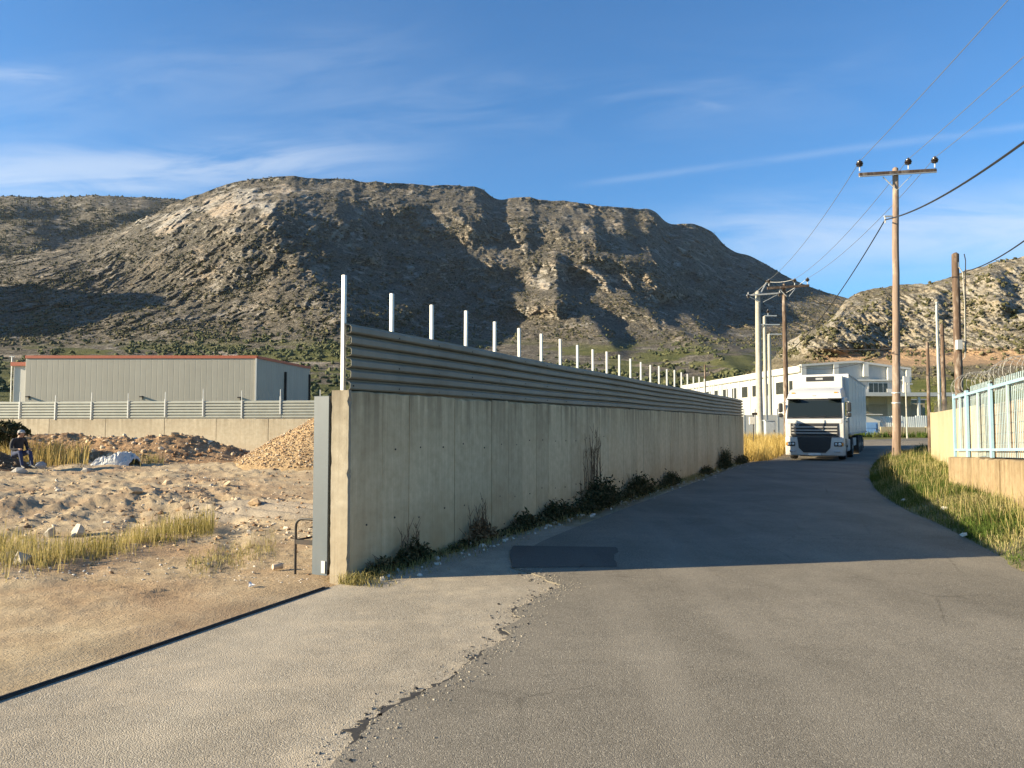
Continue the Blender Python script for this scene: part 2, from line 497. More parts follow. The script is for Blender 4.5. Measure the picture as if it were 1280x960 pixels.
# ---------- paved apron in front of the gate
def strip_mesh(name, left, right, m, nu=6, lift=0.0, follow=True, label=None, skirt=0.06):
    """sheet between two polylines with the same number of points"""
    L = np.array(left, float); Rr = np.array(right, float)
    u = np.linspace(0, 1, nu)[None, :, None]
    P = L[:, None, :] * (1 - u) + Rr[:, None, :] * u
    Z = (gz(P[..., 0], P[..., 1]) if follow else 0) + lift
    V = np.concatenate([P, Z[..., None]], -1)
    first = V[:, :1].copy(); first[..., 2] -= skirt
    last = V[:, -1:].copy(); last[..., 2] -= skirt
    V = np.concatenate([first, V, last], 1)
    nr, nc = V.shape[:2]
    o = np_mesh(name, V.reshape(-1, 3), grid_faces(nr, nc), m, smooth=False)
    tag(o, label, kind='structure')
    return o
def resample(pts, step):
    pts = np.array(pts, float)
    d = np.concatenate([[0], np.cumsum(np.linalg.norm(np.diff(pts, axis=0), axis=1))])
    n = max(2, int(d[-1] / step))
    s = np.linspace(0, d[-1], n)
    return np.stack([np.interp(s, d, pts[:, 0]), np.interp(s, d, pts[:, 1])], 1)
def catmull(pts, k=12):
    P = [np.array(p, float) for p in pts]
    P = [2 * P[0] - P[1]] + P + [2 * P[-1] - P[-2]]
    out = []
    for i in range(1, len(P) - 2):
        for t in np.linspace(0, 1, k, endpoint=False):
            a, b, c, d = P[i - 1], P[i], P[i + 1], P[i + 2]
            out.append(0.5 * (2 * b + (c - a) * t + (2 * a - 5 * b + 4 * c - d) * t * t + (3 * b - a - 3 * c + d) * t ** 3))
    out.append(P[-2])
    return np.array(out)

TRK_A = np.array(G(398, 739)[:2]); TRK_B = np.array(G(0, 876)[:2]); TRK_D = (TRK_B - TRK_A) / np.linalg.norm(TRK_B - TRK_A)
trk_far = TRK_A + TRK_D * 12
ap_left = [trk_far + np.array([0, 0]), TRK_B, TRK_A + TRK_D * 0.1, WALL_A + WALL_N * 0.02 + WALL_D * 0.3, WALL_A + WALL_D * 5 + WALL_N * 0.02]
ap_right = [(3.0, trk_far[1] - 1), (1.6, TRK_B[1]), (1.8, 7.5), (2.0, 8.4), (WALL_A + WALL_D * 5 + WALL_N * 2.5)]
strip_mesh('driveway', ap_left, ap_right, M_APRON, 10, 0.006, label='pale worn paving of the gateway between track and road')

# road: left edge crumbles, right edge follows the verge and turns right behind the truck
left_px = [(452, 914), (500, 888), (560, 851), (600, 822), (632, 796), (646, 768), (668, 748), (700, 733), (672, 722), (640, 712)]
le = [(-2.2, -9), (-1.6, -2), (-1.15, 2.2)] + [tuple(G(*p)[:2]) for p in left_px]
le_w = [tuple(WALL_A + WALL_D * s + WALL_N * o) for s, o in ((1.9, 1.25), (2.6, 0.95), (4, 0.8), (8, 0.7), (14, 0.6), (20, 0.5), (27, 0.4), (30, 1.1), (34, 1.5))]
right_px = [(1280, 716), (1254, 698), (1174, 656), (1133, 638), (1098, 615), (1088, 597), (1092, 583), (1106, 571)]
RE = [(4.4, -9), (4.7, 0), (5.1, 5)] + [tuple(G(*p)[:2]) for p in right_px]
RE_far = [(23.5, 45.5), (30, 49.5), (40, 52), (70, 54)]
LE_far = [(18.2, 46.5), (23.0, 54.0), (31, 59.2), (41, 61.2), (70, 62.5)]
rng2 = np.random.default_rng(5)
lnear = resample(le, 0.035)
k_ = np.arange(len(lnear))
jit = fbm(lnear[:, 1] * 3.2, lnear[:, 0] * 3.2, 5, 77, 0.6) * 0.11
lnear[:, 0] += jit
lfar = catmull([lnear[-1]] + le_w + LE_far, 10)
LEFT_ALL = np.concatenate([lnear, lfar[1:]])
RIGHT_ALL = catmull(RE + RE_far, 12)
def by_len(P, n):
    d = np.concatenate([[0], np.cumsum(np.linalg.norm(np.diff(P, axis=0), axis=1))])
    s = np.linspace(0, d[-1], n)
    return np.stack([np.interp(s, d, P[:, 0]), np.interp(s, d, P[:, 1])], 1)
# pair the two edges by the same station on a common centre line: left points keep their own spacing
dl = np.concatenate([[0], np.cumsum(np.linalg.norm(np.diff(LEFT_ALL, axis=0), axis=1))])
def right_for(P):
    """right-edge partner for each left point: monotone march"""
    R = by_len(RIGHT_ALL, 1500); out = []; j = 0
    for p in P:
        tgt = p
        best = j
        seg = R[j:j + 400]
        # partner across the road along the wall normal
        dirn = WALL_N if p[1] < 36 else None
        if dirn is not None:
            rel = seg - p
            off = np.abs(rel[:, 0] * WALL_D[0] + rel[:, 1] * WALL_D[1])
        else:
            off = np.linalg.norm(seg - p, axis=1)
        best = j + int(np.argmin(off))
        j = max(j, best)
        out.append(R[j])
    return np.array(out)
RIGHT_P = right_for(LEFT_ALL)
strip_mesh('road', LEFT_ALL, RIGHT_P, M_ROAD, 14, 0.018, label='grey asphalt road curving past the long wall', skirt=0.05)
# crumbs along the broken edge are loose asphalt bits, its pits flat dark sheets, added below

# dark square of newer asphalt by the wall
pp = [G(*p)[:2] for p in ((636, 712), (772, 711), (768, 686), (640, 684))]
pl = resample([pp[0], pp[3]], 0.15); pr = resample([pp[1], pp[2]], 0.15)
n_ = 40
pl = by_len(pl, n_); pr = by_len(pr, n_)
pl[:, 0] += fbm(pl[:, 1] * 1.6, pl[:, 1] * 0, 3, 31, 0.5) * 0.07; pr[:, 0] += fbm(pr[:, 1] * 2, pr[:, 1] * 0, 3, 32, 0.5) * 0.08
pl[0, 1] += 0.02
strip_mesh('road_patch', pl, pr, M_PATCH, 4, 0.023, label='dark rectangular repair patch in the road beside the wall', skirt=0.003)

# ---------- verge and yard ground on the right
def mat_verge():
    m, t, b = new_mat('verge_earth')
    v = t.new('ShaderNodeTexCoord').outputs['Object']
    n1 = t.noise(v, 1.2, 6, 0.6); n2 = t.noise(v, 14, 5, 0.65)
    c = t.ramp(n2, [(0.3, (0.07, 0.065, 0.03)), (0.7, (0.19, 0.155, 0.08))])
    c = t.mix(t.ramp(n1, [(0.4, 0.0), (0.65, 0.7)]), c, (0.09, 0.11, 0.03))
    t.val(b.inputs['Base Color'], c); b.inputs['Roughness'].default_value = 0.95
    bump(t, b, n2, 0.6, 0.04)
    return m
M_VERGE = mat_verge()
RE_C = catmull(RE + [(18.8, 38.9), (20.5, 41.5)], 12)
def edge_x(y):
    return np.interp(y, RE_C[:, 1], RE_C[:, 0])
def verge_z(x, y):
    off = x - edge_x(y)
    back = ss(40.5, 36.5, y)
    return gz(x, y) + 0.04 + (0.20 * ss(-0.05, 1.0, off) + 0.05 * ss(1, 3, off) + 0.04 * fbm(np.asarray(x) * 1.3, np.asarray(y) * 1.3, 3, 61) * ss(0, 0.8, off)) * back - 0.06 * (1 - ss(-0.1, 0.05, off))
def build_verge():
    ys = np.concatenate([np.linspace(-8, 5, 20), np.linspace(5.2, 41, 240)])
    offs = np.concatenate([[-0.12], np.linspace(0, 1.6, 16), np.linspace(1.8, 26, 18)])
    Yg, O = np.meshgrid(ys, offs, indexing='ij')
    X = edge_x(Yg) + O
    Z = verge_z(X, Yg)
    Z[-1, :] -= 0.3
    o = np_mesh('verge', np.stack([X, Yg, Z], -1).reshape(-1, 3), grid_faces(*X.shape), M_VERGE)
    tag(o, 'raised earth verge along the right side of the road', kind='structure')
build_verge()

# ------------------------------------------------------------------ mountains
def mat_mountain(name, scrub_d, scrub_l, rock_d, rock_l, warm, field, sc, steep_lo, steep_hi, field_r=None, cut=None, mottle=0.5, crag_base=0.75):
    m, t, b = new_mat(name)
    tcn = t.new('ShaderNodeTexCoord'); v = tcn.outputs['Object']
    ge = t.new('ShaderNodeNewGeometry')
    sx = t.new('ShaderNodeSeparateXYZ'); t.link(ge.outputs['Normal'], sx.inputs[0])
    n1 = t.noise(v, 0.012 * sc, 6, 0.6, 0.3); n2 = t.noise(v, 0.06 * sc, 8, 0.68); n3 = t.noise(v, 0.3 * sc, 6, 0.7); n4 = t.noise(v, 0.1 * sc, 5, 0.7)
    sc_c = t.ramp(n2, [(0.3, scrub_d), (0.68, scrub_l)])
    dots = t.ramp(n3, [(0.42, 1.0 - mottle), (0.6, 1.12)])
    sc_c = t.mix(1.0, sc_c, dots, 'MULTIPLY')
    rk = t.ramp(n4, [(0.3, rock_d), (0.65, rock_l)])
    rk = t.mix(t.ramp(n1, [(0.48, 0.0), (0.62, 0.75)]), rk, warm)
    strata = t.noise(t.mapping(v, (0.12 * sc, 0.12 * sc, 0.16 * sc)), 1.0, 5, 0.65)
    rk = t.mix(1.0, rk, t.ramp(strata, [(0.3, 0.72), (0.6, 1.06)]), 'MULTIPLY')
    steep = t.math('ADD', t.math('MULTIPLY', t.math('SUBTRACT', 1.0, sx.outputs[2]), 0.5), t.math('MULTIPLY', t.math('SUBTRACT', n2, 0.5), 1.1))
    at = t.new('ShaderNodeAttribute', attribute_name='rock')
    steep = t.math('ADD', steep, at.outputs['Fac'])
    k = t.new('ShaderNodeMapRange', interpolation_type='SMOOTHSTEP'); t.link(steep, k.inputs[0]); k.inputs[1].default_value = steep_lo; k.inputs[2].default_value = steep_hi
    # loose boulders in the scrub
    bl = t.ramp(t.noise(v, 0.30 * sc, 4, 0.8), [(0.53, 0.0), (0.63, 0.9)])
    kk = t.math('MAXIMUM', k.outputs[0], t.math('MULTIPLY', bl, t.ramp(n4, [(0.4, 0.25), (0.6, 0.9)])))
    crag = t.math('MULTIPLY', t.ramp(t.noise(v, 0.024 * sc, 9, 0.74, 0.5), [(0.535, 0.0), (0.60, 0.9)]), t.ramp(at.outputs['Fac'], [(0.0, crag_base), (0.25, 1.0)]))
    kk = t.math('MAXIMUM', kk, crag)
    c = t.mix(kk, sc_c, rk)
    fa = t.new('ShaderNodeAttribute', attribute_name='field')
    fc = t.ramp(t.noise(v, 0.02 * sc, 4, 0.6), [(0.35, field[0]), (0.65, field[1])])
    c = t.mix(fa.outputs['Fac'], c, fc)
    ca = t.new('ShaderNodeAttribute', attribute_name='cut')
    if cut: c = t.mix(t.math('MULTIPLY', ca.outputs['Fac'], t.ramp(n2, [(0.3, 0.4), (0.55, 1.0)])), c, cut)
    t.val(b.inputs['Base Color'], c)
    b.inputs['Roughness'].default_value = 0.95; b.inputs['Specular IOR Level'].default_value = 0.1
    bump(t, b, t.math('ADD', n3, t.math('MULTIPLY', n2, 2.2)), 1.0, 7.0 / sc)
    return m

def smooth1(x, y, xs):
    """smooth interpolation of a silhouette through points"""
    x = np.array(x, float); y = np.array(y, float)
    m = np.gradient(y, x)
    i = np.clip(np.searchsorted(x, xs) - 1, 0, len(x) - 2)
    h = x[i + 1] - x[i]; t = np.clip((xs - x[i]) / h, -0.5, 1.5)
    return ((2 * t**3 - 3 * t**2 + 1) * y[i] + (t**3 - 2 * t**2 + t) * h * m[i] + (-2 * t**3 + 3 * t**2) * y[i + 1] + (t**3 - t**2) * h * m[i + 1])

def sheet_from_profile(PX, PY, R):
    dx = (PX - 640) / F_PX; dy = (480 - PY) / F_PX
    cp, sp = math.cos(PITCH), math.sin(PITCH)
    vx, vy, vz = dx, cp - dy * sp, sp + dy * cp
    h = np.hypot(vx, vy)
    return np.stack([vx / h * R, vy / h * R, CAM_H + vz / h * R], -1)

def spur(PX, PY, line, A, wl, wr, y0=None, y1=None, feather=18):
    """buttress: crest runs down a line, long slope on its left, steep flank on its right"""
    ly = np.array([p[1] for p in line], float); lx = np.array([p[0] for p in line], float)
    xr = np.interp(PY, ly, lx)
    s = PX - xr
    p = np.where(s < 0, np.exp(-np.abs(s / wl) ** 1.4), np.exp(-np.abs(s / wr) ** 2.0))
    y0 = ly[0] if y0 is None else y0; y1 = ly[-1] if y1 is None else y1
    return A * p * ss(y0 - feather, y0 + feather, PY) * ss(y1 + feather, y1 - feather, PY)

CREST = [(-420, 330), (-200, 330), (0, 320), (60, 312), (110, 302), (150, 285), (215, 255), (250, 241), (300, 227), (340, 221), (400, 222), (470, 227), (540, 231), (580, 232), (604, 237), (616, 246),
         (650, 247), (700, 251), (750, 258), (800, 262), (820, 264), (832, 275), (870, 281), (890, 290), (905, 304), (940, 322), (975, 341), (1000, 353), (1040, 367), (1080, 380), (1150, 400), (1250, 420)]
FOOT_Y = 438.0
def build_mountain():
    NC, NR = 960, 330
    px = np.linspace(-380, 1200, NC)
    yc = smooth1([c[0] for c in CREST], [c[1] for c in CREST], px)
    yc = yc + fbm(px * 0.035, px * 0 + 3.3, 3, 91, 0.5) * 3.0
    t = np.linspace(0, 1, NR)[:, None]
    PX = np.repeat(px[None, :], NR, 0)
    # rows: first quarter is the cultivated apron, the rest the slope
    ta = np.clip(t / 0.25, 0, 1); tb = np.clip((t - 0.25) / 0.75, 0, 1)
    PY = 515 + (FOOT_Y - 515) * ta + (yc[None, :] - FOOT_Y) * tb
    s = tb
    swing = 1 + 0.62 * ss(690, 1060, PX) ** 1.15      # the right flank swings away from the sun
    swing = swing + 0.10 * ss(330, -200, PX) + 0.24 * ss(345, 720, PX)
    R = 210 + 640 * ta ** 1.2 + 820 * s ** 0.72 * np.where(yc[None, :] > 300, 0.4 + 0.6 * np.clip((FOOT_Y - yc[None, :]) / 138, 0, 1), 1)
    R = R + (R - 500).clip(0) * (swing - 1)
    R = R + 170 * ss(0.80, 1.0, s) ** 1.6            # the top rounds off into a plateau
    P = np.zeros_like(R)
    S = lambda *a, **k: spur(PX, PY, *a, **k)
    P += S([(318, 215), (335, 250), (350, 300), (400, 380), (462, 450)], 240, 190, 95, feather=25)
    P += S([(448, 272), (462, 300), (466, 328)], 70, 20, 10, feather=10)
    P += S([(515, 310), (538, 326), (512, 362), (500, 400)], 95, 70, 30, y0=314, feather=14)
    P += S([(486, 236), (492, 250), (498, 262)], 40, 24, 16, feather=9)
    P += S([(410, 240), (420, 262), (428, 285)], 34, 18, 14, feather=9)
    P += S([(606, 232), (668, 280), (724, 306), (752, 340)], 150, 110, 60, y0=236, y1=345, feather=28)
    P += S([(690, 318), (696, 345), (694, 392)], 100, 40, 12, feather=12)
    P += S([(720, 330), (752, 345), (760, 362)], 50, 22, 12, feather=8)
    P += S([(870, 330), (876, 345), (880, 362)], 50, 14, 8, feather=8)
    P += S([(560, 238), (566, 262), (590, 300)], 40, 26, 30, feather=12)
    P += S([(612, 320), (618, 345), (640, 372)], 34, 22, 16, feather=12)
    P += S([(738, 266), (742, 290), (746, 304)], 95, 18, 9, feather=9)
    P += S([(772, 262), (778, 284), (782, 296)], 105, 18, 9, feather=9)
    P += S([(806, 318), (834, 338), (838, 372)], 135, 55, 16, feather=12)
    P += S([(700, 366), (742, 404), (770, 442)], 110, 64, 16, feather=14)
    P += S([(775, 366), (830, 404), (895, 446), (930, 470)], 115, 52, 18, feather=14)
    P += S([(842, 388), (900, 426), (955, 466)], 105, 40, 18, feather=14)
    P += S([(930, 420), (960, 446), (985, 470)], 70, 40, 24, feather=14)
    P += S([(1000, 380), (1040, 392), (1100, 410)], 60, 50, 30, feather=12)
    P += S([(-120, 296), (-30, 322), (40, 350), (110, 378), (178, 406), (240, 436)], 90, 260, 90, y0=300, y1=425, feather=30)
    P += S([(20, 296), (60, 306), (112, 318)], 40, 80, 26, feather=8)
    P = P * (ss(1.0, 0.72, s) * 0.85 + 0.15)
    # broad folds and rock relief
    W0 = sheet_from_profile(PX, PY, R)
    X0, Z0 = W0[..., 0], (W0[..., 2] + 0.5 * W0[..., 1]) / 1.8
    up = ss(0.02, 0.2, s)
    P += up * (fbm(X0 / 150, Z0 / 170, 5, 51) * 50 + (ridged(X0 / 70, Z0 / 90, 5, 57, 0.55) - 0.5) * 40)
    rockband = ss(70, 18, PY - yc[None, :]) * ss(170, 230, PX) * ss(420, 330, PX)
    rockband = np.maximum(rockband * ss(6, 16, PY - yc[None, :]), 0)
    blocks = ridged(X0 / 20, Z0 / 24, 4, 63, 0.62)
    P += up * (blocks - 0.5) * (14 + 34 * rockband)
    P += up * (ridged(X0 / 8, Z0 / 12, 3, 67, 0.6) - 0.5) * 11
    crag = ss(0.10, 0.42, fbm(X0 / 34, Z0 / 40, 5, 69, 0.62)) * ss(0.12, 0.3, s)
    P += up * crag * (6 + 16 * ridged(X0 / 14, Z0 / 22, 3, 70, 0.6))
    damp = 1.0
    R2 = R - P * damp
    V = sheet_from_profile(PX, PY, R2)
    rock = 0.40 * rockband + 0.22 * crag
    def spot(x, y, rx, ry, a): return a * np.exp(-((PX - x) / rx) ** 2 - ((PY - y) / ry) ** 2)
    for (x, y, rx, ry, a) in [(442, 300, 20, 20, .4), (678, 352, 18, 24, .45), (600, 342, 22, 14, .25), (733, 290, 8, 14, .4), (766, 282, 8, 10, .4), (822, 344, 18, 14, .35), (516, 335, 16, 14, .25),
                             (290, 248, 75, 26, .34), (500, 375, 8, 16, .3), (180, 278, 60, 18, .34), (60, 310, 40, 9, .22), (740, 345, 34, 14, .32), (640, 300, 60, 20, .10), (470, 232, 40, 8, .25), (390, 250, 30, 20, .2), (830, 400, 70, 20, .14), (800, 262, 14, 6, .3), (860, 425, 60, 12, .12)]:
        rock = rock + spot(x, y, rx, ry, a)
    rock = rock * (0.5 + 0.9 * fbm(X0 / 30, Z0 / 22, 4, 71).clip(-0.5, 1) + 0.3) - 0.10 * ss(0.5, 0.0, s) * ss(1000, 600, PX)
    fld = ss(0.0, 0.03, ta) * ss(0.10, -0.03, s)
    fn = fbm(PX / 46, PY / 7, 4, 83)
    field = fld * ss(-0.12, 0.12, fn + 0.25 * ss(460, 500, PY)) * 0.95
    back = []
    # the far side falls away behind the crest
    for k, (dr, dz) in enumerate(((60, -6), (220, -50), (600, -260), (900, -500))):
        Rb = R2[-1] + dr
        p = sheet_from_profile(px, yc, R2[-1]); q = p.copy()
        q[:, :2] *= (Rb / R2[-1])[:, None]; q[:, 2] = p[:, 2] + dz
        back.append(q)
    VV = np.concatenate([V.reshape(-1, 3)] + back)
    z = np.zeros(NC * 4)
    o = np_mesh('mountain', VV, grid_faces(NR + 4, NC), M_MOUNT, attrs={'rock': np.concatenate([rock.ravel(), z]), 'field': np.concatenate([field.ravel(), z])})
    tag(o, 'broad limestone mountain with scrub slopes and pale cliffs', kind='structure')
    return V, s, PX, PY, rock
M_MOUNT = mat_mountain('limestone_scrub', (0.092, 0.083, 0.062), (0.24, 0.214, 0.168), (0.24, 0.225, 0.195), (0.56, 0.52, 0.455), (0.50, 0.395, 0.285), ((0.085, 0.105, 0.028), (0.16, 0.165, 0.05)), 1.0, 0.42, 0.62)
MV, MS, MPX, MPY, MROCK = build_mountain()

def build_back_ridge():
    NC, NR = 300, 60
    px = np.linspace(-420, 420, NC)
    yc = smooth1([-420, -200, -60, 0, 60, 120, 170, 215, 300, 420], [262, 252, 246, 245, 247, 244, 246, 249, 262, 290], px) + fbm(px * 0.06, px * 0 + 1, 4, 15) * 1.6
    s = np.linspace(0, 1, NR)[:, None]
    PX = np.repeat(px[None, :], NR, 0)
    PY = 360 + (yc[None, :] - 360) * s
    R = 1750 + 900 * s ** 0.9 + 0 * PX
    W0 = sheet_from_profile(PX, PY, R)
    P = fbm(W0[..., 0] / 160, W0[..., 2] / 120, 5, 23) * 90 + spur(PX, PY, [(140, 240), (176, 300), (190, 350)], 120, 160, 40) + spur(PX, PY, [(10, 240), (30, 290), (40, 350)], 90, 90, 40)
    R2 = R - P * (ss(1.0, 0.85, s) * 0.8 + 0.2)
    V = sheet_from_profile(PX, PY, R2)
    p = V[-1].copy(); p[:, :2] *= 1.3; p[:, 2] -= 300
    V2 = np.concatenate([V.reshape(-1, 3), p])
    z = np.zeros(len(V2))
    o = np_mesh('back_ridge', V2, grid_faces(NR + 1, NC), M_MOUNT, attrs={'rock': z - 0.05, 'field': z})
    tag(o, 'dark scrub covered ridge behind the mountain at the left', kind='structure')
    return V, PX, PY
BV, BPX, BPY = build_back_ridge()

def build_side_hill():
    # the range goes on to the left of the picture: a steep foothill whose shadow reaches into view
    X, Y = np.meshgrid(np.linspace(-1500, -700, 130), np.linspace(560, 1320, 120))
    r = np.hypot((X + 1000) / 1.0, (Y - 960) / 1.75)
    Z = 345 * np.exp(-(r / 190) ** 1.7) * (1 + 0.10 * fbm(X / 60, Y / 60, 4, 77)) + 20 * np.exp(-(r / 330) ** 2) - 12
    Z = np.where(X > -0.70 * Y, np.minimum(Z, 20), Z)
    z = np.zeros(X.size)
    o = np_mesh('foothill', np.stack([X, Y, Z], -1).reshape(-1, 3), grid_faces(*X.shape), M_MOUNT, attrs={'rock': z, 'field': z})
    tag(o, 'steep scrub foothill continuing the range to the left', kind='structure')
build_side_hill()

HILL = [(930, 470), (965, 448), (985, 428), (1000, 419), (1020, 410), (1040, 396), (1060, 375), (1075, 366), (1090, 361), (1120, 358), (1160, 352), (1190, 345), (1220, 335), (1250, 326), (1280, 319), (1360, 300), (1500, 290), (1700, 320)]
def build_hill():
    NC, NR = 640, 260
    px = np.linspace(925, 1700, NC)
    yc = smooth1([c[0] for c in HILL], [c[1] for c in HILL], px) + fbm(px * 0.05, px * 0 + 9, 3, 33, 0.55) * 3.5
    base = 520.0
    s = np.linspace(0, 1, NR)[:, None]
    PX = np.repeat(px[None, :], NR, 0); PY = base + (yc[None, :] - base) * s
    R = 150 + 95 * ss(505, 452, PY) + 85 * np.clip((452 - PY) / 130, 0, 1) ** 0.9 + 14 * ss(456, 450, PY)
    R = R + ss(1010, 920, PX) * 90
    P = np.zeros_like(R)
    S = lambda *a, **k: spur(PX, PY, *a, **k)
    P += S([(1062, 372), (1050, 400), (1030, 440)], 16, 50, 60, y0=380, y1=440)
    P += S([(1098, 362), (1104, 385), (1110, 415)], 7, 26, 12)
    P += S([(1165, 350), (1168, 372), (1172, 400)], 8, 34, 14)
    P += S([(1236, 332), (1246, 360), (1250, 390)], 11, 40, 16)
    W0 = sheet_from_profile(PX, PY, R)
    X0, Z0 = W0[..., 0], (W0[..., 2] + 0.5 * W0[..., 1]) / 1.8
    up = ss(456, 430, PY)
    P += up * (fbm(X0 / 40, Z0 / 32, 5, 151) * 7 + (ridged(X0 / 9, Z0 / 15, 5, 157, 0.62) - 0.5) * 8 + (ridged(X0 / 2.8, Z0 / 4.6, 4, 161, 0.64) - 0.5) * 4.2 + (ridged(X0 / 1.2, Z0 / 1.9, 2, 166, 0.6) - 0.5) * 1.8)
    P += fbm(X0 / 12, Z0 / 5, 4, 171) * 1.2
    R2 = R - P * (ss(1.0, 0.93, s) * 0.7 + 0.3)
    V = sheet_from_profile(PX, PY, R2)
    rock = 0.52 * up * ss(-0.6, 0.3, fbm(X0 / 26, Z0 / 14, 4, 181) + 0.6 * ss(1130, 1050, PX) - 0.35 * ss(425, 445, PY)) - 0.05
    field = ss(470, 476, PY) * ss(1120, 1150, PX) * 0.95 + ss(478, 490, PY) * 0.4
    band = ss(459, 455, PY + 3 * fbm(PX / 14, PX * 0, 3, 8)) * ss(432, 440, PY) * ss(1000, 1050, PX)
    back = []
    for dr, dz in ((15, -1), (60, -20), (200, -120)):
        p = V[-1].copy(); k = (R2[-1] + dr) / R2[-1]; p[:, :2] *= k[:, None]; p[:, 2] += dz; back.append(p)
    VV = np.concatenate([V.reshape(-1, 3)] + back); z = np.zeros(NC * 3)
    o = np_mesh('hill', VV, grid_faces(NR + 3, NC), M_HILL, attrs={'rock': np.concatenate([rock.ravel(), z]), 'field': np.concatenate([np.clip(field, 0, 1).ravel(), z]), 'cut': np.concatenate([band.ravel(), z])})
    tag(o, 'pale rocky hill rising at the right behind the poles', kind='structure')
    return V, PX, PY
M_HILL = mat_mountain('pale_rock_scrub', (0.115, 0.10, 0.065), (0.245, 0.212, 0.145), (0.26, 0.24, 0.20), (0.50, 0.46, 0.385), (0.46, 0.38, 0.26), ((0.10, 0.12, 0.03), (0.19, 0.19, 0.06)), 8.0, 0.42, 0.64, cut=(0.46, 0.31, 0.19), mottle=0.4, crag_base=0.3)
HV, HPX, HPY = build_hill()

# ---------- scrub: uncountable bushes, one object for each slope
OCT_V = np.array([(1, 0, 0), (-1, 0, 0), (0, 1, 0), (0, -1, 0), (0, 0, 1), (0, 0, -0.4)], float)
OCT_F = np.array([(0, 2, 4), (2, 1, 4), (1, 3, 4), (3, 0, 4), (2, 0, 5), (1, 2, 5), (3, 1, 5), (0, 3, 5)])
def ico():
    p = (1 + 5 ** 0.5) / 2
    v = np.array([(-1, p, 0), (1, p, 0), (-1, -p, 0), (1, -p, 0), (0, -1, p), (0, 1, p), (0, -1, -p), (0, 1, -p), (p, 0, -1), (p, 0, 1), (-p, 0, -1), (-p, 0, 1)], float)
    v /= np.linalg.norm(v[0])
    f = np.array([(0, 11, 5), (0, 5, 1), (0, 1, 7), (0, 7, 10), (0, 10, 11), (1, 5, 9), (5, 11, 4), (11, 10, 2), (10, 7, 6), (7, 1, 8), (3, 9, 4), (3, 4, 2), (3, 2, 6), (3, 6, 8), (3, 8, 9), (4, 9, 5), (2, 4, 11), (6, 2, 10), (8, 6, 7), (9, 8, 1)])
    return v, f
ICO_V, ICO_F = ico()
def scatter_lumps(name, pts, size, m, flat=(0.7, 1.0), jitter=0.35, seed=1, tv=ICO_V, tf=ICO_F, smooth=False, parent=None, stretch=0.3, sink=0.0):
    g = np.random.default_rng(seed); n = len(pts); k = len(tv)
    V = tv[None] * (1 + g.normal(0, jitter, (n, k, 1)).clip(-0.6, 0.8))
    sc = np.stack([1 + g.uniform(-stretch, stretch, n), 1 + g.uniform(-stretch, stretch, n), g.uniform(*flat, n)], 1)
    V = V * sc[:, None, :] * np.asarray(size)[:, None, None]
    a = g.uniform(0, 2 * math.pi, n); c, s_ = np.cos(a)[:, None], np.sin(a)[:, None]
    X = V[..., 0] * c - V[..., 1] * s_; Y = V[..., 0] * s_ + V[..., 1] * c
    V = np.stack([X, Y, V[..., 2]], -1) + np.asarray(pts)[:, None, :]
    V[..., 2] -= (np.asarray(size) * sink)[:, None]
    Fc = (tf[None] + (np.arange(n) * k)[:, None, None]).reshape(-1, 3)
    tint = np.repeat(g.uniform(0, 1, n), k)
    return np_mesh(name, V.reshape(-1, 3), Fc, m, smooth=smooth, parent=parent, attrs={'tint': tint})
def mat_tint(name, stops, rough=0.9, scale=0, spec=0.15, sub=0.0):
    m, t, b = new_mat(name)
    a = t.new('ShaderNodeAttribute', attribute_name='tint')
    c = t.ramp(a.outputs['Fac'], stops)
    if scale:
        v = t.new('ShaderNodeTexCoord').outputs['Object']
        c = t.mix(1.0, c, t.ramp(t.noise(v, scale, 5, 0.6), [(0.3, 0.65), (0.7, 1.25)]), 'MULTIPLY')
    t.val(b.inputs['Base Color'], c)
    b.inputs['Roughness'].default_value = rough; b.inputs['Specular IOR Level'].default_value = spec
    if sub:
        tr = t.new('ShaderNodeBsdfTranslucent'); t.val(tr.inputs['Color'], c)
        mx = t.new('ShaderNodeMixShader'); mx.inputs[0].default_value = sub
        out = [n for n in t.n if n.bl_idname == 'ShaderNodeOutputMaterial'][0]
        t.link(b.outputs[0], mx.inputs[1]); t.link(tr.outputs[0], mx.inputs[2]); t.link(mx.outputs[0], out.inputs[0])
    return m
M_SCRUB = mat_tint('scrub_foliage', [(0.0, (0.035, 0.038, 0.018)), (0.6, (0.065, 0.062, 0.03)), (1.0, (0.12, 0.10, 0.055))])
M_OLIVE = mat_tint('grove_foliage', [(0.0, (0.045, 0.055, 0.024)), (0.6, (0.08, 0.088, 0.04)), (1.0, (0.13, 0.125, 0.06))])
M_HSCRUB = mat_tint('hill_bush_foliage', [(0.0, (0.06, 0.062, 0.03)), (0.6, (0.095, 0.09, 0.045)), (1.0, (0.15, 0.13, 0.075))])
def pick(V, w, n, seed):
    g = np.random.default_rng(seed)
    w = np.clip(w, 0, None).ravel(); w = w / w.sum()
    i = g.choice(len(w), n, p=w)
    P = V.reshape(-1, 3)[i].copy()
    return P, i, g
w = np.broadcast_to(ss(0.03, 0.10, MS), MPX.shape) * ss(-60, -10, MPX) * ss(1110, 1060, MPX) * (0.25 + ss(-0.2, 0.4, fbm(MPX / 40, MPY / 12, 4, 5))) * (1.1 - np.clip(MROCK * 2.5, 0, 1))
P, i, g = pick(MV, w, 22000, 3)
P[:, 0] += g.normal(0, 2, len(P)); P[:, 1] += g.normal(0, 2, len(P))
o = scatter_lumps('mountain_scrub', P, g.uniform(1.0, 2.6, len(P)) ** 1.1, M_SCRUB, seed=4, tv=OCT_V, tf=OCT_F, sink=0.1)
tag(o, 'dark low bushes dotted all over the mountain slopes', 'scrub', kind='stuff')
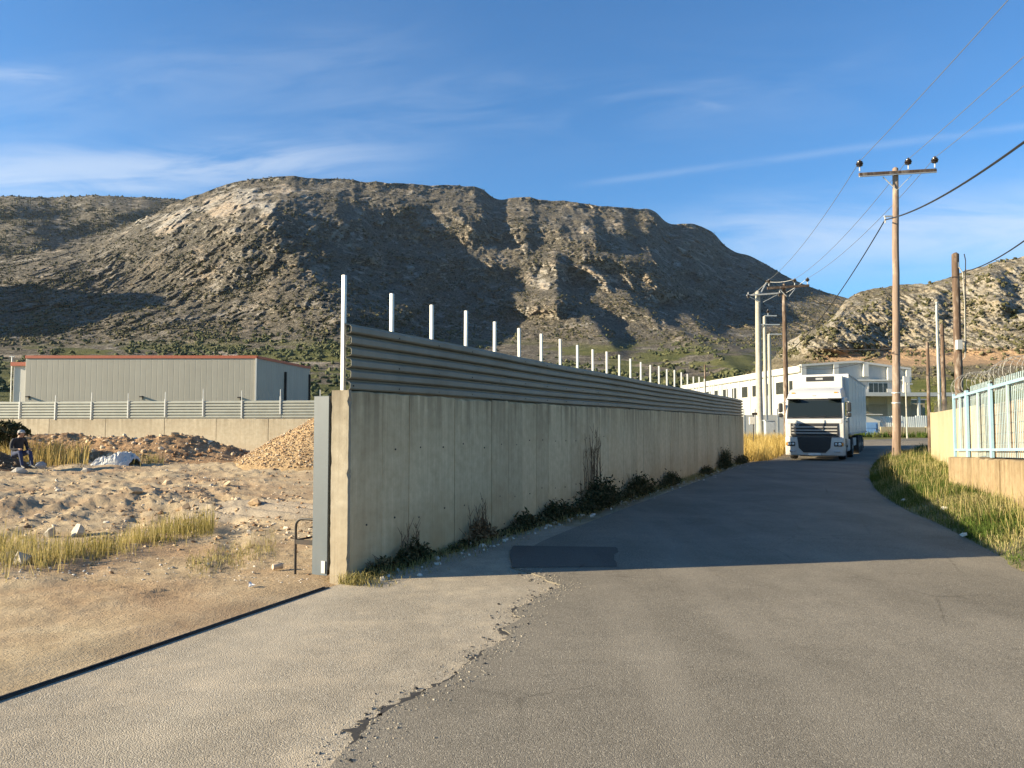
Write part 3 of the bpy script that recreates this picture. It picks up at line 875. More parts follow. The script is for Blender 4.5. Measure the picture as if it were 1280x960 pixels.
w = (0.3 + ss(-0.2, 0.3, fbm(BPX / 40, BPY / 12, 4, 5))) * ss(-40, 0, BPX) * ss(300, 250, BPX)
P, i, g = pick(BV, w, 5000, 5)
o = scatter_lumps('ridge_scrub', P, g.uniform(2.0, 5.0, len(P)), M_SCRUB, seed=6, tv=OCT_V, tf=OCT_F)
tag(o, 'dark bushes covering the back ridge at the far left', 'scrub', kind='stuff')
w = np.broadcast_to(ss(0.16, 0.02, MS), MPX.shape) * ss(506, 480, MPY) * (ss(0.05, 0.25, fbm(MPX / 60, MPY / 9, 4, 83)) + 0.10) * ss(-80, -20, MPX) * ss(1000, 900, MPX)
P, i, g = pick(MV, w, 1900, 8)
P = np.concatenate([P] + [P + g.normal(0, 1.3, P.shape) * (1, 1, 0.6) for _ in range(3)]); P[:, 2] += 0.7
o = scatter_lumps('olive_grove', P, g.uniform(0.7, 1.9, len(P)), M_OLIVE, flat=(0.7, 1.1), seed=9, sink=0.0)
tag(o, 'far olive trees and hedges dotted over the fields below the mountain', 'trees', kind='stuff')
w = ss(470, 440, HPY) * ss(1330, 1290, HPX) * (0.12 + ss(0.0, 0.4, fbm(HPX / 16, HPY / 8, 4, 35))) + 0.5 * ss(452, 470, HPY) * ss(490, 470, HPY) * ss(1330, 1290, HPX)
P, i, g = pick(HV, w, 950, 12)
P = np.concatenate([P] + [P + g.normal(0, 0.5, P.shape) for _ in range(3)])
o = scatter_lumps('hill_scrub', P, g.uniform(0.2, 0.62, len(P)), M_HSCRUB, seed=13, sink=0.1)
tag(o, 'dark thorny bushes growing between the rocks of the right hill', 'scrub', kind='stuff')
# ------------------------------------------------------------------ materials for built things
def mat_concrete(name, dark, lite, stain=(0.16, 0.14, 0.11), top=None, rand=0.06, streak=0.55):
    m, t, b = new_mat(name)
    v = t.new('ShaderNodeTexCoord').outputs['Object']
    n1 = t.noise(v, 0.9, 6, 0.6, 0.3); n2 = t.noise(v, 7, 6, 0.65); n3 = t.noise(v, 60, 4, 0.7)
    c = t.ramp(n2, [(0.3, dark), (0.7, lite)])
    c = t.mix(t.ramp(n1, [(0.45, 0.0), (0.75, 0.5)]), c, stain)
    grain = t.noise(t.mapping(v, (28, 28, 0.6)), 1.0, 4, 0.6)
    c = t.mix(1.0, c, t.ramp(grain, [(0.3, 0.90), (0.7, 1.06)]), 'MULTIPLY')
    # runs of dirt that start at the top edge
    run = t.noise(t.mapping(v, (7, 7, 0.35)), 1.0, 4, 0.6)
    sx = t.new('ShaderNodeSeparateXYZ'); t.link(v, sx.inputs[0])
    if top is not None:
        mr = t.new('ShaderNodeMapRange'); t.link(sx.outputs[2], mr.inputs[0]); mr.inputs[1].default_value = top - 0.95; mr.inputs[2].default_value = top
        k = t.math('MULTIPLY', t.ramp(run, [(0.36, 0.0), (0.62, streak)]), t.math('POWER', mr.outputs[0], 1.4))
        c = t.mix(k, c, tuple(x * 0.4 for x in stain))
        lo = t.new('ShaderNodeMapRange'); t.link(sx.outputs[2], lo.inputs[0]); lo.inputs[1].default_value = top * 0.42; lo.inputs[2].default_value = 0.0
        c = t.mix(t.math('MULTIPLY', lo.outputs[0], t.ramp(n1, [(0.3, 0.15), (0.7, 0.75)])), c, tuple(a_ * k_ for a_, k_ in zip(stain, (1.0, 0.88, 0.72))))
    pits = t.voronoi(v, 16)
    c = t.mix(t.ramp(pits, [(0.035, 0.7), (0.07, 0.0)]), c, tuple(x * 0.45 for x in dark))
    if rand:
        oi = t.new('ShaderNodeObjectInfo')
        c = t.mix(1.0, c, t.math('ADD', t.math('MULTIPLY', oi.outputs['Random'], 2 * rand), 1 - rand), 'MULTIPLY')
    t.val(b.inputs['Base Color'], c)
    b.inputs['Roughness'].default_value = 0.9; b.inputs['Specular IOR Level'].default_value = 0.2
    bump(t, b, t.math('ADD', t.math('MULTIPLY', n3, 0.5), t.math('ADD', n2, grain)), 0.35, 0.012)
    return m
M_CONC = mat_concrete('board_marked_concrete', (0.50, 0.385, 0.228), (0.66, 0.525, 0.325), (0.43, 0.31, 0.175), top=2.0, rand=0.10, streak=0.70)
M_CONC_END = mat_concrete('sunlit_end_concrete', (0.25, 0.22, 0.165), (0.35, 0.315, 0.245), (0.26, 0.215, 0.15), top=2.0, rand=0)  # darker copy of the wall concrete; colour lowered because this face is in sun
M_CONC_FAR = mat_concrete('cream_concrete', (0.40, 0.345, 0.245), (0.53, 0.465, 0.345), (0.35, 0.275, 0.18), top=1.9, streak=0.4)
M_CONC_BASE = mat_concrete('ochre_concrete', (0.275, 0.205, 0.118), (0.385, 0.302, 0.185), (0.225, 0.155, 0.082), top=1.05, streak=0.6)
M_RENDER = mat_concrete('yellow_render', (0.37, 0.32, 0.20), (0.45, 0.395, 0.26), (0.34, 0.28, 0.17), top=2.1, streak=0.3)
M_SHEET = simple('grey_painted_sheet', (0.225, 0.207, 0.16), 0.55, 0.0, 0.10, 2.5, dirt=(0.155, 0.14, 0.105), streaks=0.2, spec=0.3)
M_SHEET_FAR = simple('grey_green_sheet', (0.30, 0.31, 0.27), 0.5, 0.15, 0.10, 2.5)
M_GALV = simple('galvanised_steel', (0.54, 0.54, 0.51), 0.45, 0.35, 0.10, 9)
M_DKMETAL = simple('dark_iron', (0.028, 0.026, 0.024), 0.6, 0.4, 0.3, 12, dirt=(0.09, 0.05, 0.03))
M_GATE = simple('blue_grey_paint', (0.088, 0.108, 0.122), 0.5, 0.0, 0.10, 3.0, dirt=(0.11, 0.115, 0.115), streaks=0.15)
M_BLACK = simple('black_rubber', (0.018, 0.018, 0.018), 0.7, 0, 0.3, 20)

def corrugated(L, H, pitch, depth, nper=8, ends=True):
    """profiled sheet: rounded ribs run along x, facing -y; base at z = 0"""
    prof = []
    nrib = int(round(H / pitch))
    p = H / nrib
    for i in range(nrib):
        z0 = i * p
        prof += [(0.0, z0 + 0.02 * p), (0.0, z0 + 0.16 * p), (-depth * 0.8, z0 + 0.26 * p), (-depth, z0 + 0.38 * p), (-depth, z0 + 0.80 * p), (-depth * 0.8, z0 + 0.92 * p)]
    prof += [(0.0, H), (0.0, H + 0.015)]
    return prof
def sheet_part(name, L0, L1, prof, m, parent, th=0.004, sag=None):
    mb = MB()
    xs = np.linspace(L0, L1, max(2, int((L1 - L0) / 0.4) + 1))
    n = len(prof); vs = []
    for x in xs:
        dz = 0 if sag is None else sag(x)
        wob = [0.010 * float(fbm(x * 1.1 + L0, z * 3.0, 3, 5)) for (y, z) in prof] if sag else [0.0] * n
        for (y, z), wo_ in zip(prof, wob): vs.append((x, y + wo_, z + dz))
        for (y, z), wo_ in zip(prof, wob): vs.append((x, y + wo_ + th, z + dz))
    fs = []
    for i in range(len(xs) - 1):
        a = i * 2 * n; b = a + 2 * n
        for k in range(n - 1):
            fs.append((a + k, a + k + 1, b + k + 1, b + k)); fs.append((a + n + k, b + n + k, b + n + k + 1, a + n + k + 1))
    for a in (0, (len(xs) - 1) * 2 * n):
        for k in range(n - 1): fs.append((a + k, a + n + k, a + n + k + 1, a + k + 1))
    mb.add(vs, fs)
    return mb.build(name, m, parent)

# ------------------------------------------------------------------ long wall beside the road
WALL_ANG = math.atan2(WALL_D[1], WALL_D[0])
WH, WT = 2.0, 0.24
wall = thing('concrete_wall', 'long shaded cast concrete wall beside the road', 'wall', (WALL_A[0], WALL_A[1], 0), WALL_ANG)
# local frame: x along the wall, -y towards the road, +y towards the lot
mb = MB(); mb.box((WALL_L / 2 + 0.006, WT / 2 + 0.01, WH / 2 - 0.18), (WALL_L - 0.012, WT - 0.03, WH + 0.34))
mb.build('core', M_CONC, wall)
edges = [0.0, 0.60]
while edges[-1] < WALL_L - 0.7: edges.append(edges[-1] + 0.565 + random.uniform(-0.02, 0.02))
edges.append(WALL_L)
for i in range(len(edges) - 1):
    a, b_ = edges[i], edges[i + 1]
    p = random.uniform(0, 0.007); dz = random.uniform(-0.018, 0.006)
    # the face is a lip with an uneven top edge; joints are narrow grooves
    mb = MB()
    nx = 5
    xs = np.linspace(a + 0.004, b_ - 0.004, nx)
    tops = [WH + dz + random.uniform(-0.010, 0.008) for _ in xs]
    vs = []
    for x, tz in zip(xs, tops):
        for (y, z) in ((-p, -0.35), (-p, tz - 0.012), (-p + 0.012, tz), (0.04, tz), (0.04, -0.35)): vs.append((x, y, z))
    fs = []
    for k in range(nx - 1):
        for j in range(5):
            a0 = k * 5 + j; a1 = k * 5 + (j + 1) % 5
            fs.append((a0, a1, a1 + 5, a0 + 5))
    fs += [tuple(range(5)), tuple(reversed(range((nx - 1) * 5, nx * 5)))]
    mb.add(vs, fs).build('panel', M_CONC, wall)
# the end face towards the gate, chipped along its edge
mb = MB(); ys = np.linspace(-0.004, WT + 0.002, 2); zs = np.linspace(-0.3, WH + 0.012, 40)
vs = []; fs = []
g_ = np.random.default_rng(3)
for z in zs:
    c1 = max(0, g_.normal(0, 0.004)) + (0.010 if g_.random() < 0.10 else 0); c2 = max(0, g_.normal(0, 0.006))
    vs += [(-0.002 + c1, -0.006, z), (-0.026, 0.006 + c1 * 1.3, z), (-0.026, WT - 0.010 - c2, z), (-0.004 + c2, WT + 0.004, z)]
for k in range(len(zs) - 1):
    for j in range(3): fs.append((k * 4 + j, k * 4 + j + 1, k * 4 + j + 5, k * 4 + j + 4))
n0 = len(vs) - 4
fs.append((n0, n0 + 1, n0 + 2, n0 + 3))
mb.add(vs, fs).build('end_face', M_CONC_END, wall)

# corrugated fence on top of it
cf = thing('corrugated_fence', 'dark grey corrugated sheet fence on top of the long roadside wall', 'fence', (WALL_A[0], WALL_A[1], WH), WALL_ANG)
FH = 0.735
prof = corrugated(1, FH, 0.118, 0.072)
cuts = [0.0, 4.1, 8.3, 12.4, 16.5, 20.7, 24.8, WALL_L - 0.02]
for i in range(len(cuts) - 1):
    pr_ = [(y + 0.075 + 0.003 * (i % 2), z - 0.014) for y, z in prof]
    s = sheet_part('sheet', cuts[i] - (0.06 if i else 0), cuts[i + 1], pr_, M_SHEET, cf, sag=lambda x: 0.006 * math.sin(x * 0.8))
npost = 24
ps = (21.95) / 22.0 * 0.925
post_me = None
for k in range(31):
    x = 0.012 + k * 0.926
    if x > WALL_L - 0.1: break
    mb = MB()
    top = 1.215 + random.uniform(-0.03, 0.03) - (0.0 if k else -0.02)
    mb.box((0, 0, top / 2), (0.042, 0.042, top)).box((0, 0, 0.004), (0.06, 0.06, 0.008))
    mb.build('post', M_GALV, cf, bevel=0.003, seg=1, loc=(x, 0.112, 0.003), rot=(random.uniform(-0.006, 0.006), random.uniform(-0.008, 0.008), 0))

scr = MB().lathe([(0.009, 0.0), (0.009, 0.004), (0.005, 0.007)], (0, 0, 0), 8, 'y').build('screw', M_DKMETAL, cf)
scr.location = (0.05, 0.003, 0.06); scr.rotation_euler = (0, 0, math.pi)
k = 0
for xx_ in np.arange(0.94, 9.0, 0.926):
    for zz_ in (0.06, 0.30, 0.66):
        c_ = scr.copy(); COL.objects.link(c_); c_.parent = cf; c_.location = (float(xx_), 0.003, zz_)
M_HOLE = simple('dark_hole', (0.05, 0.042, 0.034), 0.95)
hole = MB().lathe([(0.011, -0.010), (0.011, 0.01)], (0, 0, 0), 10, 'y').build('tie_hole', M_HOLE, wall)
hole.location = (0.30, 0.0, 0.55)
for i_ in range(1, 16):
    for zz_ in (0.55, 1.35):
        c_ = hole.copy(); COL.objects.link(c_); c_.parent = wall; c_.location = ((edges[i_] + edges[i_ + 1]) / 2 + random.uniform(-0.05, 0.05), 0.001, zz_ + random.uniform(-0.04, 0.04))
# ------------------------------------------------------------------ sliding gate pushed open behind the wall
gt = thing('sliding_gate', 'blue grey steel sliding gate pushed open behind the wall end', 'gate', (WALL_A[0], WALL_A[1], 0.0), WALL_ANG)
gx0 = -0.005; gy = 0.380
mb = MB()    # channel-shaped leading post: web faces the camera
mb.box((gx0, gy, 0.99), (0.008, 0.20, 1.92)).box((gx0 + 0.04, gy - 0.098, 1.02), (0.072, 0.006, 1.86)).box((gx0 + 0.04, gy + 0.098, 1.02), (0.072, 0.006, 1.86)).box((gx0 + 0.04, gy, 1.951), (0.088, 0.21, 0.006))
mb.build('leading_post', M_GATE, gt, bevel=0.002, seg=1)
for zz in (0.14, 1.0, 1.88):
    MB().box((gx0 + 2.6, gy, zz), (5.0, 0.06, 0.08)).build('rail', M_GATE, gt, bevel=0.004, seg=1)
for k in range(8):
    MB().box((gx0 + 0.42 + k * 0.62, gy + 0.036, 1.01), (0.60, 0.006, 1.64)).build('panel', M_GATE, gt)
rk = MB()
for k in range(30): rk.box((gx0 + 0.14, gy - 0.118, 0.52 + k * 0.033), (0.05, 0.03, 0.018))
rk.box((gx0 + 0.16, gy - 0.102, 1.0), (0.03, 0.012, 1.10))
rk.build('toothed_rack', M_DKMETAL, gt)
MB().tube([(gx0 + 0.12, gy - 0.118, 1.45), (gx0 + 0.12, gy - 0.118, 1.90)], 0.018, 8).box((gx0 + 0.12, gy - 0.112, 1.82), (0.07, 0.06, 0.08)).build('latch_bar', M_DKMETAL, gt)
for xx in (gx0 + 0.10, gx0 + 4.6):
    wl = MB().lathe([(0.02, -0.022), (0.075, -0.022), (0.075, -0.012), (0.06, 0), (0.075, 0.012), (0.075, 0.022), (0.02, 0.022)], (xx, gy, 0.085), 18, 'y').build('wheel', M_DKMETAL, gt)
MB().box((gx0 - 0.012, gy - 0.055, 0.12), (0.006, 0.05, 0.13)).build('keeper_plate', M_GALV, gt)

# tubular frame standing behind the gate end
tf_ = thing('tube_frame', 'bent dark metal tube hoop frame standing behind the gate end', 'metal frame', (WALL_A[0], WALL_A[1], 0.0), WALL_ANG)
def hoop(x, y0, y1, h):
    r = 0.09; pts = [(x, y0, -0.03), (x, y0, h - r)]
    for a in np.linspace(0, math.pi / 2, 6)[1:]: pts.append((x, y0 - r * math.sin(0) - (r - r * math.cos(a)) * (1 if y0 > y1 else -1), h - r + r * math.sin(a)))
    for a in np.linspace(math.pi / 2, 0, 6)[:-1]: pts.append((x, y1 + (r - r * math.cos(a)) * (1 if y0 > y1 else -1), h - r + r * math.sin(a)))
    pts += [(x, y1, h - r), (x, y1, -0.03)]
    return pts
for k, xx in enumerate((0.10, 0.44)):
    MB().tube(hoop(xx, 0.80, 0.27, 0.60), 0.014, 8).build('hoop', M_DKMETAL, tf_, smooth=True)
for yy, zz in ((0.80, 0.36), (0.27, 0.36)):
    MB().tube([(0.10, yy, zz), (0.44, yy, zz)], 0.011, 8).build('stretcher', M_DKMETAL, tf_, smooth=True)
MB().box((0.10, 0.535, 0.345), (0.022, 0.52, 0.05)).build('cross_plate', M_DKMETAL, tf_)

# gate track set in the ground
tl = float(np.linalg.norm(TRK_B - TRK_A)) + 9
trk = thing('gate_track', 'dark steel gate track crossing the ground at the driveway edge', 'gate track', (TRK_A[0], TRK_A[1], 0.0), math.atan2(TRK_D[1], TRK_D[0]))
mb = MB()
n = 46; xs = np.linspace(-0.15, tl, n); vs = []; fs = []
for i, x in enumerate(xs):
    o_ = 0.010 * float(fbm(x * 0.9, 0.0, 3, 4)) ; zt = 0.018 + 0.006 * float(fbm(x * 1.3, 5.0, 3, 6))
    vs += [(x, -0.025 + o_, -0.03), (x, -0.020 + o_, zt), (x, 0.020 + o_, zt), (x, 0.025 + o_, -0.03)]
for i in range(n - 1):
    for k in range(3): fs.append((i * 4 + k, i * 4 + k + 1, i * 4 + k + 5, i * 4 + k + 4))
fs += [(0, 1, 2, 3), (4 * n - 4, 4 * n - 3, 4 * n - 2, 4 * n - 1)]
mb.add(vs, fs).build('rail', M_DKMETAL, trk)
MB().tube([(-0.1, 0.0, 0.020), (tl, 0.0, 0.020)], 0.008, 6).build('running_edge', M_DKMETAL, trk)

# ------------------------------------------------------------------ far fence of the lot
fz = 0.0
FA = np.array(AT(-120, 524, 36.0)[:2]); FB = np.array(AT(520, 521, 32.4)[:2])
fd = (FB - FA); fl = float(np.linalg.norm(fd)); fa = math.atan2(fd[1], fd[0])
fw = thing('boundary_wall', 'low cream concrete wall at the back of the sandy lot', 'wall', (FA[0], FA[1], 0), fa)
e = 0.0
while e < fl - 0.1:
    wdt = min(2.6 + random.uniform(-0.3, 0.3), fl - e)
    MB().box((e + wdt / 2, 0.1 + random.uniform(0, 0.006), 0.84), (wdt - 0.012, 0.2, 2.08)).build('panel', M_CONC_FAR, fw, bevel=0.01, seg=1)
    e += wdt
ff = thing('boundary_fence', 'pale grey corrugated sheet fence on the back wall of the lot', 'fence', (FA[0], FA[1], 1.885), fa)
prof2 = corrugated(1, 0.76, 0.127, 0.045)
step = 1.80
k = 0
x = 0.62
while x < fl - 0.2:
    x1 = min(x + step, fl)
    sheet_part('sheet', x + 0.05, x1 + 0.02, [(y + 0.05, z + 0.005) for y, z in prof2], M_SHEET_FAR, ff)
    hh = 1.14 + random.uniform(-0.08, 0.08)
    MB().box((x + random.uniform(-0.01, 0.01), 0.0, 0.39), (0.055, 0.05, 0.78)).box((x, 0.0, hh / 2 + 0.2), (0.026, 0.026, hh - 0.4)).build('post', M_GALV, ff, rot=(0, random.uniform(-0.012, 0.012), 0))
    MB().box((x + 0.07, 0.065, 0.38), (0.05, 0.02, 0.76)).build('joint_strip', M_DKMETAL, ff)
    x += step; k += 1

# ------------------------------------------------------------------ right side: retaining base, blue fence, yellow wall
VZ = 0.24
RB_A = np.array(G(1186, 609, VZ)[:2]); RB_B = np.array(G(1280, 640, VZ)[:2])
rd = (RB_B - RB_A) / np.linalg.norm(RB_B - RB_A); r_ang = math.atan2(rd[1], rd[0])     # local +x runs towards the camera, local -y faces the road? (checked below)
RB_LEN = 9.5
zA = AT(1186, 571, RB_A[1])[2]; zB = AT(1280, 574, RB_B[1])[2]
slope = (zB - zA) / float(np.linalg.norm(RB_B - RB_A))
base = thing('retaining_wall', 'low ochre concrete retaining wall under the pale blue fence', 'wall', (RB_A[0], RB_A[1], 0), r_ang)
# road lies to the local -y side when walking towards the camera with the road on the right
side = -1.0
def zt(x): return zA + slope * min(x, 6.0)
segs = [0.0, 2.55, 3.9, 6.4, RB_LEN]
for i in range(len(segs) - 1):
    a, b_ = segs[i] + 0.008, segs[i + 1] - 0.008
    d0 = 0.0 if i % 2 == 0 else 0.03
    mb = MB(); m_ = 10; vs = []; fs = []
    for x in np.linspace(a, b_, m_):
        t_ = zt(x) + random.uniform(-0.012, 0.012) - (0.02 if i else 0)
        vs += [(x, side * d0, -0.1), (x, side * d0 + random.uniform(0, 0.01), t_ - 0.02), (x, side * d0 + 0.03, t_), (x, 0.28, t_), (x, 0.28, -0.1)]
    for k in range(m_ - 1):
        for j in range(5): fs.append((k * 5 + j, k * 5 + (j + 1) % 5, k * 5 + 5 + (j + 1) % 5, k * 5 + 5 + j))
    fs += [tuple(range(5)), tuple(reversed(range((m_ - 1) * 5, m_ * 5)))]
    mb.add(vs, fs).build('section', M_CONC_BASE, base)

M_BLUE = simple('pale_blue_paint', (0.27, 0.42, 0.50), 0.5, 0.0, 0.08, 5, dirt=(0.32, 0.38, 0.38), streaks=0.15)
M_BLUEW = simple('pale_picket_paint', (0.35, 0.45, 0.465), 0.5, 0.0, 0.10, 5, dirt=(0.34, 0.35, 0.30))
bf = thing('blue_fence', 'pale blue steel picket fence on the ochre retaining wall', 'fence', (RB_A[0], RB_A[1], 0), r_ang)
FHt = 1.34
def fbx(x): return zt(x) + 0.035
widths = [1.12, 1.72, 2.1, 2.1, 2.1]
x = 0.10
for wi, wdt in enumerate(widths):
    x0, x1 = x, x + wdt
    zb0, zb1 = fbx(x0), fbx(x1)
    yy = 0.13
    MB().bar((x0, yy, zb0 - 0.03), (x0, yy, zb0 + FHt + 0.02), 0.055).build('post', M_BLUE, bf, bevel=0.004, seg=1)
    MB().bar((x1 - 0.07, yy, zb1 - 0.03), (x1 - 0.07, yy, zb1 + FHt + 0.02), 0.05).build('post', M_BLUE, bf, bevel=0.004, seg=1)
    for dz_, hh in ((0.12, 0.05), (FHt - 0.06, 0.055)):
        MB().bar((x0 + 0.03, yy, zb0 + dz_), (x1 - 0.10, yy, zb1 + dz_), 0.04, hh).build('rail', M_BLUE, bf, bevel=0.003, seg=1)
    xm = (x0 + x1) / 2 - 0.03; zm = fbx(xm)
    MB().bar((xm, yy, zm + 0.14), (xm, yy, zm + FHt - 0.08), 0.075, 0.03, up=(0, 1, 0)).build('stile', M_BLUEW, bf)
    # pickets behind the frame, their tips stand above the top rail
    xx = x0 + 0.09
    while xx < x1 - 0.14:
        zz = fbx(xx)
        tip = FHt + (0.10 if wi else 0.02)
        MB().bar((xx, yy + 0.055, zz - 0.02), (xx, yy + 0.055, zz + tip), 0.030, 0.006, up=(0, 1, 0)).build('picket', M_BLUEW, bf)
        xx += 0.098
    for q in range(6):
        hz_ = 0.22 + q * 0.19
        MB().bar((x0 + 0.04, yy + 0.075, zb0 + hz_), (x1 - 0.1, yy + 0.075, zb1 + hz_), 0.008, 0.008).build('cross_wire', M_GALV, bf)
    if wi: MB().bar((x0 - 0.035, yy + 0.03, zb0 - 0.05), (x0 - 0.035, yy + 0.03, zb0 + FHt + 0.06), 0.045).build('dark_post', M_DKMETAL, bf)
    x = x1

# yellow rendered wall further back from the road
YA = np.array(G(1164.5, 574.5, 0.26)[:2]); YB = np.array(G(1190, 589, 0.26)[:2])
yd = (YB - YA) / np.linalg.norm(YB - YA); y_ang = math.atan2(yd[1], yd[0])
yl = float(np.linalg.norm(RB_A + rd * 1.0 - YA)) * 0.98
yw = thing('yellow_wall', 'pale yellow rendered wall behind the grassy verge', 'wall', (YA[0], YA[1], 0), y_ang)
for i in range(5):
    a, b_ = i * yl / 5, (i + 1) * yl / 5
    MB().box(((a + b_) / 2, 0.13 + 0.002 * (i % 2), 1.0), (b_ - a - 0.01, 0.22, 2.16)).build('section', M_RENDER, yw, bevel=0.012, seg=2)
MB().box((-0.06, 0.13, 1.01), (0.12, 0.26, 2.2)).build('end_pier', M_RENDER, yw, bevel=0.012)

# rusty reed screen behind the fence and dark netting above the wall
M_REED = simple('reed_screen', (0.36, 0.27, 0.17), 0.9, 0, 0.4, 3.0, streaks=0.6)
M_NET = simple('dark_netting', (0.10, 0.095, 0.085), 0.8, 0, 0.3, 20)
rs = thing('reed_screen', 'brown reed screen showing through the pale blue fence', 'screen', (RB_A[0], RB_A[1], 0), r_ang)
g_ = np.random.default_rng(8)
for i in range(16):
    a = 0.15 + i * 0.58
    mb = MB()
    for k in range(14):
        xx = a + k * 0.0415; h_ = zt(xx) + 1.10 + g_.normal(0, 0.025)
        mb.bar((xx, 0.62 + g_.normal(0, 0.004), 0.2), (xx + g_.normal(0, 0.004), 0.62, h_), 0.036, 0.02, up=(0, 1, 0))
    mb.build('reed_panel', M_REED, rs)

# coiled razor wire along the fence top
M_RAZOR = simple('dull_wire', (0.30, 0.29, 0.26), 0.6, 0.2)
rw = MB(); pts = []
for i in range(900):
    s_ = i / 900 * 9.2
    a = s_ / 0.27 * 2 * math.pi
    r_ = 0.27 + 0.05 * math.sin(s_ * 2.1)
    pts.append((s_ - 0.5 + 0.05 * math.sin(a * 0.37), 0.45 + r_ * math.cos(a), fbx(max(0, s_ - 0.5)) + FHt + 0.17 + r_ * math.sin(a) * 0.95))
rw.tube(pts, 0.0038, 4, cap=False)
for i in range(0, 900, 3):
    p = Vector(pts[i]); rw.bar(p + Vector((-0.004, 0, -0.022)), p + Vector((0.004, 0.01, 0.022)), 0.006)
o = rw.build('razor_wire', M_RAZOR, None, loc=(RB_A[0], RB_A[1], 0), rot=(0, 0, r_ang))
tag(o, 'coiled razor wire running along the top of the blue fence', 'razor wire')
mb = MB(); g_ = np.random.default_rng(4)
for i in range(34):
    x0 = yl * (i / 34.0); mb.bar((x0, 0.13, 2.05), (x0 + 0.25, 0.13, 2.50 + g_.normal(0, 0.03)), 0.010)
    mb.bar((x0 + 0.25, 0.14, 2.05), (x0, 0.14, 2.50 + g_.normal(0, 0.03)), 0.010)
o = mb.build('wire_netting', M_NET, None, loc=(YA[0], YA[1], 0), rot=(0, 0, y_ang))
tag(o, 'dark wire netting on top of the yellow wall', 'netting')
